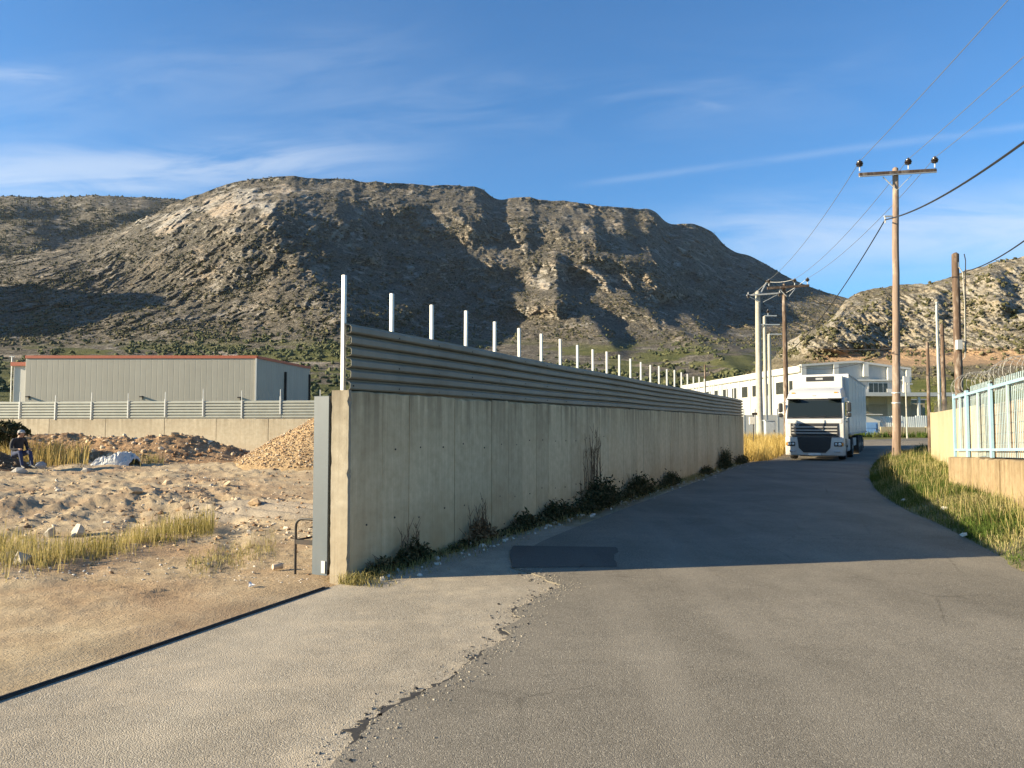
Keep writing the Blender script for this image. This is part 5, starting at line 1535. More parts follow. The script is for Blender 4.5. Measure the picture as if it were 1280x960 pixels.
TR0 = G(1018.5, 575.3, 0.035)
truck = thing('truck', 'white articulated truck with refrigerated trailer coming round the bend', 'truck', TR0, -math.radians(28.0))
HW = 1.235
def wheel(parent, x, y, r=0.50, w=0.30, outer=1):
    wh = bpy.data.objects.new('wheel', None); COL.objects.link(wh); wh.parent = parent; wh.location = (x, y, r)
    wh.empty_display_size = 0.1
    MB().lathe([(r * 0.58, -w / 2), (r * 0.93, -w / 2), (r, -w / 2 + 0.05), (r, w / 2 - 0.05), (r * 0.93, w / 2), (r * 0.58, w / 2)], (0, 0, 0), 26, 'x').build('tyre', M_TYRE, wh, smooth=True)
    s = outer
    MB().lathe([(r * 0.60, s * (w / 2 - 0.012)), (r * 0.54, s * (w / 2 - 0.02)), (r * 0.45, s * (w / 2 - 0.10)), (r * 0.26, s * (w / 2 - 0.10)), (r * 0.24, s * (w / 2 + 0.0)), (r * 0.10, s * (w / 2 + 0.01))], (0, 0, 0), 20, 'x').build('rim', M_CHROME, wh, smooth=True)
    return wh
# cab shell (origin: ground below the middle of the bumper, +y runs back along the trailer)
cabp = [(0.05, 0.95), (0.03, 1.80), (0.10, 1.90), (0.30, 2.72), (0.42, 2.80), (2.15, 2.86), (2.15, 0.75), (1.45, 0.62), (1.35, 0.95), (0.62, 0.95)]
cab = MB().prism(cabp, -HW, HW, 'x').build('cab', M_TRUCK, truck, bevel=0.055, seg=3, smooth=True)
# roof fairing
MB().add([(-1.16, 0.20, 2.74), (1.16, 0.20, 2.74), (1.12, 0.26, 2.98), (-1.12, 0.26, 2.98), (1.08, 0.62, 3.18), (-1.08, 0.62, 3.18), (1.10, 2.05, 3.34), (-1.10, 2.05, 3.34), (1.18, 2.05, 2.80), (-1.18, 2.05, 2.80)],
         [(0, 1, 2, 3), (3, 2, 4, 5), (5, 4, 6, 7), (0, 3, 5, 7, 9), (1, 8, 6, 4, 2), (6, 8, 9, 7), (0, 9, 8, 1)]).build('roof_fairing', M_TRUCK, truck, bevel=0.045, seg=3, smooth=True)
MB().box((0, 0.235, 2.885), (0.16, 0.012, 0.07)).box((0.0, 0.228, 2.80), (0.95, 0.012, 0.012)).build('roof_emblem', M_GREYP, truck)
for sx_ in (-1, 1):
    MB().box((sx_ * 0.86, 0.10, 2.735), (0.54, 0.30, 0.05)).build('sun_visor', M_PLASTIC, truck, bevel=0.012, seg=1)
# windscreen: dark glass following the raked front, in a black surround
def on_front(z): return float(np.interp(z, [1.80, 1.90, 2.72], [0.03, 0.10, 0.30]))
MB().add([(-1.17, on_front(1.86) - 0.010, 1.84), (1.17, on_front(1.86) - 0.010, 1.84), (1.13, on_front(2.72) - 0.012, 2.73), (-1.13, on_front(2.72) - 0.012, 2.73), (-1.17, on_front(1.86) + 0.1, 1.84), (1.17, on_front(1.86) + 0.1, 1.84), (1.13, on_front(2.72) + 0.1, 2.73), (-1.13, on_front(2.72) + 0.1, 2.73)],
         [(0, 1, 2, 3), (4, 7, 6, 5), (0, 4, 5, 1), (1, 5, 6, 2), (2, 6, 7, 3), (3, 7, 4, 0)]).build('windscreen_surround', M_PLASTIC, truck, bevel=0.01, seg=1)
ws = MB().add([(-1.11, on_front(1.93) - 0.028, 1.93), (1.11, on_front(1.93) - 0.028, 1.93), (1.08, on_front(2.68) - 0.028, 2.68), (-1.08, on_front(2.68) - 0.028, 2.68), (-1.11, on_front(1.93) - 0.004, 1.93), (1.11, on_front(1.93) - 0.004, 1.93), (1.08, on_front(2.68) - 0.004, 2.68), (-1.08, on_front(2.68) - 0.004, 2.68)],
         [(0, 1, 2, 3), (4, 7, 6, 5), (0, 4, 5, 1), (1, 5, 6, 2), (2, 6, 7, 3), (3, 7, 4, 0)]).build('windscreen', M_WIND, truck)
for x0, x1 in ((-0.95, -0.28), (-0.20, 0.48), (0.42, 1.0)):
    MB().bar((x0, on_front(1.9) - 0.04, 1.90), (x1, on_front(1.99) - 0.045, 1.98), 0.022).build('wiper', M_PLASTIC, ws)
# front panel, badge, grille
MB().box((0, 0.035, 1.74), (2.30, 0.05, 0.19)).build('front_panel', M_TRUCK, truck, bevel=0.02)
gr = MB().box((0, 0.02, 1.37), (2.02, 0.06, 0.56)).build('grille', M_PLASTIC, truck, bevel=0.03)
for z in (1.21, 1.34, 1.48):
    MB().box((0, -0.022, z), (1.92, 0.035, 0.035)).build('slat', M_TRUCK, gr, bevel=0.008, seg=1)
def text_mesh(body, size, name, m, parent, loc, rot, depth=0.006):
    cu = bpy.data.curves.new(name, 'FONT'); cu.body = body; cu.size = size; cu.extrude = depth; cu.align_x = 'CENTER'; cu.align_y = 'CENTER'
    tmp = bpy.data.objects.new(name, cu); COL.objects.link(tmp)
    dg = bpy.context.evaluated_depsgraph_get(); me = bpy.data.meshes.new_from_object(tmp.evaluated_get(dg))
    COL.objects.unlink(tmp); bpy.data.objects.remove(tmp)
    me.materials.clear(); me.materials.append(m)
    o = bpy.data.objects.new(name, me); COL.objects.link(o); o.parent = parent; o.location = loc; o.rotation_euler = rot
    return o
text_mesh('DAF', 0.15, 'badge_lettering', M_LAMP, gr, (-0.76, -0.02, 1.575), (math.pi / 2, 0, 0), 0.012)
# bumper with the deep lower intake, lamps
MB().prism([(-HW, 0.20), (HW, 0.20), (HW, 1.04), (-HW, 1.04)], -0.03, 0.62, 'y').build('bumper', M_TRUCK, truck, bevel=0.06, seg=3, smooth=True)
it = MB().add([(-0.72, -0.048, 1.03), (0.72, -0.048, 1.03), (0.66, -0.05, 0.55), (0.46, -0.05, 0.34), (-0.46, -0.05, 0.34), (-0.66, -0.05, 0.55)] + [(-0.72, 0.0, 1.03), (0.72, 0.0, 1.03), (0.66, 0.0, 0.55), (0.46, 0.0, 0.34), (-0.46, 0.0, 0.34), (-0.66, 0.0, 0.55)],
     [(0, 1, 2, 3, 4, 5), (11, 10, 9, 8, 7, 6)] + [(i, i + 6, (i + 1) % 6 + 6, (i + 1) % 6) for i in range(6)]).build('lower_intake', M_PLASTIC, truck)
for z in (0.52, 0.68, 0.84):
    MB().box((0, -0.06, z), (1.2, 0.02, 0.02)).build('intake_bar', M_PLASTIC, it)
MB().box((0, -0.04, 1.06), (2.1, 0.04, 0.03)).build('bumper_gap', M_PLASTIC, truck)
for sx_ in (-1, 1):
    h = MB().box((sx_ * 0.985, -0.035, 0.72), (0.34, 0.07, 0.19)).build('headlight', M_PLASTIC, truck, bevel=0.03)
    MB().lathe([(0.075, -0.05), (0.07, -0.075), (0.03, -0.08)], (sx_ * 1.05, 0, 0.72), 14, 'y').build('main_lens', M_LAMP, h, smooth=True)
    MB().lathe([(0.06, -0.05), (0.055, -0.075), (0.03, -0.08)], (sx_ * 0.90, 0, 0.72), 14, 'y').build('dip_lens', M_LAMP, h, smooth=True)
    MB().box((sx_ * 1.17, -0.045, 0.72), (0.07, 0.05, 0.14)).build('indicator', M_AMBER, h)
    MB().box((sx_ * 0.93, -0.035, 0.40), (0.26, 0.04, 0.09)).build('fog_lamp', M_LAMP, truck, bevel=0.015)
    # mirrors on arms
    m_ = MB().box((sx_ * (HW + 0.20), 0.12, 2.36), (0.20, 0.14, 0.42)).build('mirror', M_PLASTIC, truck, bevel=0.05)
    MB().box((sx_ * (HW + 0.20), 0.12, 2.02), (0.20, 0.14, 0.18)).build('wide_mirror', M_PLASTIC, m_, bevel=0.04)
    MB().tube([(sx_ * HW, 0.28, 2.60), (sx_ * (HW + 0.2), 0.14, 2.60), (sx_ * (HW + 0.2), 0.14, 1.92), (sx_ * HW, 0.28, 1.84)], 0.022, 6).build('mirror_arm', M_TRUCK, m_)
    # door with window, handle and steps
    d = MB().box((sx_ * (HW + 0.004), 0.86, 1.80), (0.02, 1.05, 1.72)).build('door', M_TRUCK, truck, bevel=0.008, seg=1)
    MB().prism([(0.44, 1.98), (1.30, 1.98), (1.30, 2.62), (0.62, 2.62)], sx_ * (HW + 0.012), sx_ * (HW + 0.024), 'x').build('door_window', M_WIND, d)
    MB().box((sx_ * (HW + 0.03), 1.22, 1.72), (0.03, 0.20, 0.05)).build('handle', M_PLASTIC, d)
    for q in range(3):
        MB().box((sx_ * (HW - 0.04), 0.42, 0.42 + 0.24 * q), (0.10, 0.36, 0.04)).build('step', M_GREYP, truck)
    MB().prism([(0.60 + 0.9 * 0.5 * (1 - math.cos(a)) * 1.3, 0.52 + 0.60 * math.sin(a)) for a in np.linspace(0.05, math.pi - 0.05, 12)] + [(0.66 + 1.1 - 0.09 + 0.6 * 0.5 * (math.cos(a)) * 0.0 - 0.55 * (1 - math.cos(a)), 0.52 + 0.52 * math.sin(a)) for a in np.linspace(0.05, math.pi - 0.05, 12)], sx_ * (HW - 0.30), sx_ * (HW + 0.0), 'x').build('wheel_arch', M_PLASTIC, truck)
    wheel(truck, sx_ * 1.04, 1.25, 0.50, 0.30, sx_)
    wheel(truck, sx_ * 0.98, 4.55, 0.50, 0.52, sx_)
    # side skirt and fuel tank
    MB().box((sx_ * 1.02, 2.9, 0.62), (0.36, 1.5, 0.58)).build('fuel_tank', M_GREYP, truck, bevel=0.08)
    for yy in (9.2, 10.5, 11.8): wheel(truck, sx_ * 1.03, yy, 0.50, 0.38, sx_)
    MB().box((sx_ * 1.10, 7.0, 0.70), (0.06, 2.8, 0.40)).build('side_guard', M_GREYP, truck)
    for yy in (8.6, 12.5):
        MB().box((sx_ * 1.03, yy, 0.50), (0.42, 0.03, 0.55)).build('mud_flap', M_BLACK, truck)
pl = MB().box((0, -0.056, 0.275), (0.52, 0.012, 0.11)).build('number_plate', M_PLATE, truck)
MB().box((0, 3.8, 0.80), (0.9, 6.6, 0.28)).build('chassis', M_PLASTIC, truck)
MB().box((0, 0.9, 0.45), (1.6, 0.5, 0.3)).build('engine_underside', M_PLASTIC, truck)
# trailer
TL = 12.4
tb = MB().box((0.0, 2.75 + TL / 2, 2.56), (2.52, TL, 2.86)).build('trailer_body', M_TRAILER, truck, bevel=0.035, seg=2)
for k in range(1, 6):
    for sx_ in (-1, 1):
        MB().box((sx_ * 1.262, 2.75 + TL * k / 6, 2.56), (0.012, 0.05, 2.7)).build('side_seam', M_TRAILER, tb)
for sx_ in (-1, 1):
    MB().box((sx_ * 1.265, 2.75 + TL / 2, 1.16), (0.03, TL - 0.1, 0.10)).build('lower_rail', M_GREYP, tb)
    MB().box((sx_ * 1.265, 2.75 + TL / 2, 3.93), (0.03, TL - 0.1, 0.08)).build('upper_rail', M_GREYP, tb)
MB().box((0, 2.75 + TL / 2, 1.02), (1.1, TL - 0.4, 0.22)).build('trailer_frame', M_PLASTIC, truck)
fr = MB().box((0, 2.56, 3.15), (2.10, 0.38, 1.50)).build('refrigeration_unit', M_TRUCK, truck, bevel=0.12, seg=3)
vt = MB().box((0.02, 2.36, 3.76), (1.22, 0.03, 0.22)).build('vent', M_PLASTIC, fr)
MB().box((0.0, 2.34, 3.76), (0.32, 0.02, 0.09)).build('vent_badge', M_GREYP, vt)
MB().box((0, 2.36, 2.95), (1.5, 0.02, 0.6)).build('service_panel', M_TRUCK, fr)
# dashboard, seats and driver's seat backs behind the glass stay dark; air horns and lamps on the roof line
for x in (-0.9, 0.9):
    MB().box((x, 0.30, 3.02), (0.14, 0.05, 0.06)).build('marker_lamp', M_AMBER, truck)
# ------------------------------------------------------------------ grass and weeds
M_GRASSG = mat_tint('verge_grass', [(0.0, (0.040, 0.072, 0.012)), (0.55, (0.080, 0.118, 0.024)), (0.8, (0.155, 0.165, 0.05)), (1.0, (0.36, 0.31, 0.15))], sub=0.25)
M_GRASSD = mat_tint('dry_grass', [(0.0, (0.16, 0.15, 0.042)), (0.4, (0.28, 0.24, 0.085)), (1.0, (0.50, 0.41, 0.20))], sub=0.25)
M_GRASSL = mat_tint('lot_grass', [(0.0, (0.17, 0.155, 0.04)), (0.4, (0.34, 0.28, 0.09)), (1.0, (0.58, 0.47, 0.22))], sub=0.35)
M_GOLD = mat_tint('golden_grass', [(0.0, (0.26, 0.18, 0.05)), (0.5, (0.42, 0.30, 0.09)), (1.0, (0.56, 0.44, 0.18))], sub=0.25)
M_WEED = mat_tint('weed_leaves', [(0.0, (0.026, 0.032, 0.012)), (0.5, (0.055, 0.058, 0.024)), (1.0, (0.15, 0.115, 0.055))])
M_TWIG = mat_tint('dry_twigs', [(0.0, (0.11, 0.065, 0.032)), (1.0, (0.25, 0.16, 0.085))])

def blades(name, P, H, W, m, seed=1, lean=0.45, label=None, cat='grass', parent=None, kind='stuff', clump=0.0, flop=0.5):
    g = np.random.default_rng(seed); n = len(P)
    P = np.asarray(P, float); H = np.asarray(H, float)
    a = g.uniform(0, 2 * math.pi, n); l = g.normal(0, lean, n)
    d = np.stack([np.cos(a) * l, np.sin(a) * l], 1) * H[:, None]
    fa = g.uniform(0, math.pi, n); fx, fy = np.cos(fa) * W / 2, np.sin(fa) * W / 2
    z = np.zeros(n)
    b0 = P + np.stack([-fx, -fy, z - 0.03], 1); b1 = P + np.stack([fx, fy, z - 0.03], 1)
    mid = P + np.stack([d[:, 0] * 0.38, d[:, 1] * 0.38, H * 0.58], 1)
    m0 = mid + np.stack([-fx, -fy, z], 1) * 0.7; m1 = mid + np.stack([fx, fy, z], 1) * 0.7
    tip = P + np.stack([d[:, 0], d[:, 1], H * (1 - flop * np.abs(l))], 1)
    V = np.stack([b0, b1, m0, m1, tip], 1).reshape(-1, 3)
    o = (np.arange(n) * 5)[:, None, None]
    F = (np.array([(0, 1, 3), (0, 3, 2), (2, 3, 4)])[None] + o).reshape(-1, 3)
    if clump:
        t = np.clip(0.5 + clump * fbm(P[:, 0] * 0.9, P[:, 1] * 0.9, 3, seed) + g.normal(0, 0.22, n), 0, 1)
    else: t = g.uniform(0, 1, n)
    ob = np_mesh(name, V, F, m, smooth=False, parent=parent, attrs={'tint': np.repeat(t, 5)})
    if label: tag(ob, label, cat, kind=kind)
    return ob

# verge grass
def verge_points(n, y0, y1, seed, omin=-0.02, omax=3.2):
    g = np.random.default_rng(seed)
    y = y0 * (y1 / y0) ** g.uniform(0, 1, n)
    off = g.uniform(omin, omax, n)
    x = edge_x(y) + off
    # keep in front of the fence base and the yellow wall
    fx = np.where(y < RB_A[1] + 0.2, RB_A[0] + (y - RB_A[1]) * rd[0] / rd[1], YA[0] + (y - YA[1]) * yd[0] / yd[1])
    fx = np.where(y > YA[1], 1e9, fx)
    k = (x < fx - 0.02)
    x, y, off = x[k], y[k], off[k]
    z = verge_z(x, y)
    return np.stack([x, y, z], 1), off
P, off = verge_points(100000, 5.0, 40.0, 31)
dens = fbm(P[:, 0] * 1.1, P[:, 1] * 1.1, 3, 12)
keep = (dens + 0.9 * rng.uniform(0, 1, len(P)) > 0.05)
P, off, dens = P[keep], off[keep], dens[keep]
H = 0.85 * (0.11 + 0.17 * rng.uniform(0, 1, len(P)) ** 1.4) * (1 + 0.9 * dens) * (0.55 + 0.45 * ss(0, 0.5, off)) + 0.02
blades('verge_grass', P, H.clip(0.04), 0.011, M_GRASSG, 32, 0.8, 'mixed green and straw grass covering the right verge', clump=0.75)
P, off = verge_points(2600, 5.5, 38.0, 35, 0.25)
blades('tall_verge_grass', P, rng.uniform(0.28, 0.62, len(P)), 0.010, M_GRASSD, 36, 0.4, 'taller dry stalks standing out of the verge grass', clump=0.4)
# the inside of the bend and the far roadside
g = np.random.default_rng(40); n = 9000
y = g.uniform(38, 46, n); x = 19.5 + (y - 38) * 0.6 + g.uniform(0, 12, n)
keep = x > np.interp(y, [38.7, 45.5], [18.9, 23.6]) + 0.2
x, y = x[keep], y[keep]
blades('bend_grass', np.stack([x, y, gz(x, y) + 0.02], 1), g.uniform(0.15, 0.5, len(x)), 0.03, M_GRASSG, 41, 0.5, 'rough grass on the inside of the road bend', clump=0.5)
n = 6000; x = g.uniform(27, 55, n); y = 61.6 + g.uniform(0, 2.2, n) + (x < 33) * 1.5
blades('far_roadside_grass', np.stack([x, y, gz(x, y)], 1), g.uniform(0.15, 0.6, n), 0.05, M_GRASSG, 42, 0.5, 'strip of grass under the pale yard fence beyond the bend', clump=0.5)
# golden grass beyond the end of the long wall
n = 16000
s_ = g.uniform(0, 1, n) ** 1.2 * 22 + 0.4; w_ = g.uniform(-7.5, 0.9, n)
base_ = WALL_B[None] + WALL_D[None] * s_[:, None] + WALL_N[None] * (w_[:, None] + s_[:, None] * 0.01)
rx = np.interp(base_[:, 1], LEFT_ALL[:, 1], LEFT_ALL[:, 0])
keep = base_[:, 0] < rx - 0.15
x, y = base_[keep, 0], base_[keep, 1]
blades('golden_grass', np.stack([x, y, gz(x, y)], 1), g.uniform(0.35, 0.95, len(x)), 0.022, M_GOLD, 43, 0.35, 'tall golden dry grass between the wall end and the truck', clump=0.4)

# grass tufts on the sandy lot
def px_points(n, poly_fn, seed, zl=0.0):
    g = np.random.default_rng(seed); out = []
    for _ in range(n):
        u, v = g.uniform(0, 1), g.normal(0, 0.42)
        px_, py_ = poly_fn(u, v, g)
        p = G(px_, py_, zl); out.append(p)
    P = np.array(out); P[:, 2] = gz(P[:, 0], P[:, 1]) + lot_h(P[:, 0], P[:, 1]) - 0.02
    return P
P1_ = px_points(3400, lambda u, v, g: (45 + 222 * u, 704 - 40 * u + v * 14 * (1 - 0.4 * u)), 51)
P1b = px_points(900, lambda u, v, g: (150 + 118 * u, 676 - 18 * u + v * 10), 55)
P2_ = px_points(1800, lambda u, v, g: (-60 + 105 * u, 700 - 10 * u + v * 26), 52)
Pq = np.concatenate([P1_, P1b, P2_])
Pq = Pq[(fbm(Pq[:, 0] * 1.6, Pq[:, 1] * 2.2, 3, 19) + 0.5 * rng.uniform(-1, 1, len(Pq))) > -0.12]
hq = (0.06 + 0.34 * rng.uniform(0, 1, len(Pq)) ** 1.5) * (0.75 + 0.6 * (0.5 + fbm(Pq[:, 0] * 1.3, Pq[:, 1] * 1.3, 3, 2)))
blades('lot_grass', Pq, hq.clip(0.04), 0.008, M_GRASSL, 53, 0.42, 'strip of yellow green grass on the sandy lot', clump=0.4)
P3_ = px_points(900, lambda u, v, g: (235 + 110 * u, 706 - 24 * u + v * 18), 56)
blades('straw_tufts', P3_, rng.uniform(0.03, 0.14, len(P3_)), 0.007, M_GRASSD, 57, 0.9, 'flattened pale straw tufts near the gate', clump=0.2)
P4_ = px_points(2600, lambda u, v, g: (-60 + 170 * u, 579 - 3 * u + v * 5), 58, 0.3)
blades('mound_grass', P4_, rng.uniform(0.35, 1.0, len(P4_)), 0.022, M_GOLD, 59, 0.3, 'tall dry grass in front of the long earth mound', clump=0.5)
P5_ = px_points(900, lambda u, v, g: (150 + 55 * u, 576 + v * 4), 60, 0.3)
blades('tarp_grass', P5_, rng.uniform(0.2, 0.5, len(P5_)), 0.02, M_GRASSD, 61, 0.4, 'low grass to the right of the white plastic sheet', clump=0.4)
# dry litter along the foot of the long wall and on the driveway edge
g = np.random.default_rng(66); n = 5200
s_ = g.uniform(0, 1, n) ** 1.6 * 27 - 0.2; w_ = np.abs(g.normal(0, 0.22, n)) + 0.01
Pw = np.stack([WALL_A[0] + WALL_D[0] * s_ + WALL_N[0] * w_, WALL_A[1] + WALL_D[1] * s_ + WALL_N[1] * w_, np.full(n, 0.012)], 1)
blades('wall_foot_straw', Pw, g.uniform(0.03, 0.16, n) * ss(0.75, 0.1, w_) + 0.01, 0.008, M_GRASSD, 67, 1.1, 'dry straw and seedlings along the foot of the long wall', clump=0.3)

def weed(label, px_, py_, h, rad, n, seed, stalks=0, sh=1.0, dry=0.0, name='weed_clump', out=0.30):
    """bushy weed at the wall foot: stems with many small leaves"""
    p = G(px_, py_); s_, nn = wall_st(p[0], p[1]); nn = min(max(nn, 0.08), out)
    b = WALL_A + WALL_D * s_ + WALL_N * nn
    t = thing(name, label, 'plant', (b[0], b[1], 0.0), group='weeds along the foot of the wall')
    g = np.random.default_rng(seed)
    # leaves
    a = g.uniform(0, 2 * math.pi, n); r = rad * np.sqrt(g.uniform(0, 1, n)); hh = g.beta(1.3, 1.9, n)
    prof = (1 - hh ** 2.2) * 0.85 + 0.15
    al = g.normal(0, 1, n) * rad * 1.3
    cx = WALL_D[0] * al * prof + WALL_N[0] * np.abs(r * np.cos(a)) * 0.55; cy = WALL_D[1] * al * prof + WALL_N[1] * np.abs(r * np.cos(a)) * 0.55
    lump = 0.65 + 0.5 * fbm(al * 3 / max(rad, .1), al * 0 + seed, 3, seed)
    cz = hh * h * lump
    s = g.uniform(0.012, 0.034, n)
    C = np.stack([cx, cy, cz], 1)
    d1 = g.normal(0, 1, (n, 3)); d1 /= np.linalg.norm(d1, axis=1)[:, None]; d2 = g.normal(0, 1, (n, 3)); d2 -= d1 * (d1 * d2).sum(1)[:, None]; d2 /= np.linalg.norm(d2, axis=1)[:, None]
    V = np.stack([C - d1 * s[:, None] * 1.6, C + d2 * s[:, None] * 0.6, C + d1 * s[:, None] * 1.6, C - d2 * s[:, None] * 0.6], 1).reshape(-1, 3)
    F = (np.array([(0, 1, 2, 3)])[None] + (np.arange(n) * 4)[:, None, None]).reshape(-1, 4)
    np_mesh('leaves', V, F, M_WEED if not dry else M_TWIG, smooth=False, parent=t, attrs={'tint': np.repeat(g.uniform(0, 1, n), 4)})
    mb = MB()
    for k in range(16):
        q = g.normal(0, 1) * rad * 0.7; e_ = (WALL_D[0] * q * 1.3 + g.normal(0, 0.04), WALL_D[1] * q * 1.3, h * g.uniform(0.4, 0.85))
        mb.tube([(WALL_D[0] * q * 0.4, WALL_D[1] * q * 0.4, -0.02), (WALL_D[0] * q, WALL_D[1] * q, e_[2] * 0.5), e_], [0.008, 0.006, 0.003], 4)
    mb.build('stems', M_TWIGS, t)
    for k in range(stalks):
        q = g.normal(0, 1) * rad * 0.75; hh_ = sh * g.uniform(0.7, 1.05)
        mb = MB(); b0 = Vector((WALL_D[0] * q, WALL_D[1] * q, 0.0)); ln = g.normal(0, 0.05)
        pts = [b0 + Vector((ln * z * z, g.normal(0, 0.01), z * hh_)) for z in np.linspace(0, 1, 6)]
        mb.tube(pts, [0.009, 0.008, 0.007, 0.006, 0.004, 0.002], 5)
        for j in range(7):
            z = g.uniform(0.35, 0.95); p0 = b0 + Vector((ln * z * z, 0, z * hh_)); an = g.uniform(0, 6.28); l_ = 0.12 * g.uniform(0.5, 1.2)
            mb.tube([p0, p0 + Vector((math.cos(an) * l_ * 0.5, math.sin(an) * l_ * 0.5, l_))], [0.004, 0.002], 4)
        mb.build('dry_stalk', M_TWIGS, t)
    return t
M_TWIGS = simple('dry_stem', (0.15, 0.095, 0.05), 0.9, 0, 0.3, 12)
weed('small dark weed nearest the gate end of the wall', 462, 716, 0.22, 0.16, 500, 1)
weed('spiky dark weed with thin dry stalks near the wall end', 500, 705, 0.34, 0.19, 900, 2, stalks=5, sh=0.45)
weed('brown withered weed behind the white stones', 577, 678, 0.42, 0.20, 700, 3, stalks=6, sh=0.62, dry=1)
weed('low dark weed just left of the white stones', 556, 684, 0.16, 0.20, 500, 4)
weed('round dark weed to the right of the white stones', 629, 662, 0.34, 0.27, 1300, 5)
weed('bushy dark weed left of the tall dry stalks', 660, 649, 0.46, 0.30, 1700, 6)
weed('large dark bush with tall dry stalks at the wall', 716, 634, 0.78, 0.55, 4200, 7, stalks=16, sh=1.62, out=0.5)
weed('dark bushy weed right of the tall stalks', 760, 618, 0.66, 0.50, 2800, 8, out=0.5)
weed('small isolated dark weed midway along the wall', 806, 606, 0.52, 0.42, 1700, 9, out=0.4)
weed('dark weed before the last stretch of the wall', 858, 592, 0.34, 0.40, 1000, 10, out=0.4)
weed('upright dark bush near the far end of the wall', 882, 585, 0.95, 0.50, 2200, 11, out=0.5)
weed('low weed under the far end of the wall', 915, 579, 0.45, 0.60, 1200, 12, out=0.4)
# bare bush by the yard fence
tb_ = thing('bare_bush', 'leafless grey bush in front of the pale yard fence', 'bush', (AT(1113, 548, 62.5)[0], 62.5, 0.6))
mb = MB(); g = np.random.default_rng(70)
for k in range(26):
    an = g.uniform(0, 6.28); l_ = g.uniform(0.8, 2.1); e_ = Vector((math.cos(an) * l_ * 0.55, math.sin(an) * 0.4, l_)); 
    mb.tube([(0, 0, 0), e_ * 0.5 + Vector((0.05, 0, 0)), e_], [0.007, 0.005, 0.003], 4)
mb.build('twigs', M_TWIGS, tb_)
# ------------------------------------------------------------------ spoil heaps, stones, litter on the lot
def mat_spoil(name, a, b_, c_, sc=1.0):
    m, t, b = new_mat(name)
    v = t.new('ShaderNodeTexCoord').outputs['Object']
    n1 = t.noise(v, 1.1 * sc, 6, 0.65, 0.3); n2 = t.noise(v, 9 * sc, 6, 0.7); 
    c = t.ramp(n2, [(0.28, a), (0.5, b_), (0.72, c_)])
    c = t.mix(t.ramp(n1, [(0.45, 0.0), (0.65, 0.55)]), c, tuple(0.75 * x for x in a))
    t.val(b.inputs['Base Color'], c); b.inputs['Roughness'].default_value = 0.95; b.inputs['Specular IOR Level'].default_value = 0.1
    bump(t, b, n2, 0.9, 0.08)
    return m
M_SPOIL = mat_spoil('red_brown_spoil', (0.215, 0.13, 0.07), (0.35, 0.225, 0.125), (0.48, 0.345, 0.215))
M_GRAVEL = mat_spoil('tan_gravel', (0.34, 0.225, 0.115), (0.47, 0.335, 0.185), (0.57, 0.435, 0.265), 2.0)
M_SHADESP = mat_spoil('shaded_spoil', (0.10, 0.062, 0.036), (0.16, 0.10, 0.06), (0.24, 0.16, 0.10))  # darker copy of the spoil; the shade on the heap is in its colour
M_ROCKT = mat_tint('tan_stones', [(0.0, (0.22, 0.13, 0.07)), (0.5, (0.40, 0.28, 0.165)), (0.85, (0.54, 0.42, 0.28)), (1.0, (0.64, 0.57, 0.45))], scale=14)
M_ROCKW = mat_tint('pale_stones', [(0.0, (0.38, 0.34, 0.28)), (1.0, (0.66, 0.62, 0.54))], scale=14)
M_CRUMB = mat_tint('asphalt_crumbs', [(0.0, (0.035, 0.033, 0.03)), (0.7, (0.10, 0.092, 0.08)), (1.0, (0.24, 0.21, 0.17))])

def heap(name, label, x0, x1, y0, y1, hfun, m, nx=150, ny=90, stones=700, ssize=(0.03, 0.12), mstone=None, cat='mound', seed=1):
    X, Y = np.meshgrid(np.linspace(x0, x1, nx), np.linspace(y0, y1, ny))
    def z(x, y): return hfun(x, y)
    Z = z(X, Y)
    edge = np.minimum(np.minimum(ss(x0, x0 + 0.6, X), ss(x1, x1 - 0.6, X)), np.minimum(ss(y0, y0 + 0.6, Y), ss(y1, y1 - 0.6, Y)))
    Z = gz(X, Y) + lot_rise(X, Y) + Z * edge - 0.14
    t = thing(name, label, cat, (0, 0, 0))
    np_mesh('soil', np.stack([X, Y, Z], -1).reshape(-1, 3), grid_faces(ny, nx), m, parent=t)
    g = np.random.default_rng(seed)
    x = g.uniform(x0 + .4, x1 - .4, stones * 3); y = g.uniform(y0 + .4, y1 - .4, stones * 3)
    hz_ = z(x, y); k = hz_ > 0.16
    x, y, hz_ = x[k][:stones], y[k][:stones], hz_[k][:stones]
    s = ssize[0] + (ssize[1] - ssize[0]) * g.uniform(0, 1, len(x)) ** 3
    o = scatter_lumps('stones', np.stack([x, y, gz(x, y) + lot_rise(x, y) + hz_ - 0.13], 1), s, mstone or M_ROCKT, seed=seed + 1, jitter=0.18, parent=t)
    o['kind'] = 'stuff'
    return t
def long_h(x, y):
    crest = np.interp(x, [-26, -21, -18, -15.5, -13.5, -12, -10.6, -9.4], [1.0, 0.98, 1.02, 0.95, 1.04, 1.0, 0.55, 0.03])
    prof = np.exp(-(np.abs(y - 29.3 - 0.3 * np.sin(x)) / 1.55) ** 2.2)
    return crest * prof * (1 + 0.22 * fbm(x * 0.8, y * 0.8, 4, 7) + 0.10 * fbm(x * 3, y * 3, 4, 9, 0.65)) + 0.10 * (ridged(x * 2.2, y * 2.2, 4, 11, 0.6) - 0.5) * prof
heap('earth_mound', 'long red brown earth mound in front of the back wall', -26, -8.8, 26.6, 32.2, long_h, M_SPOIL, 300, 130, 1500, (0.02, 0.12), seed=3)
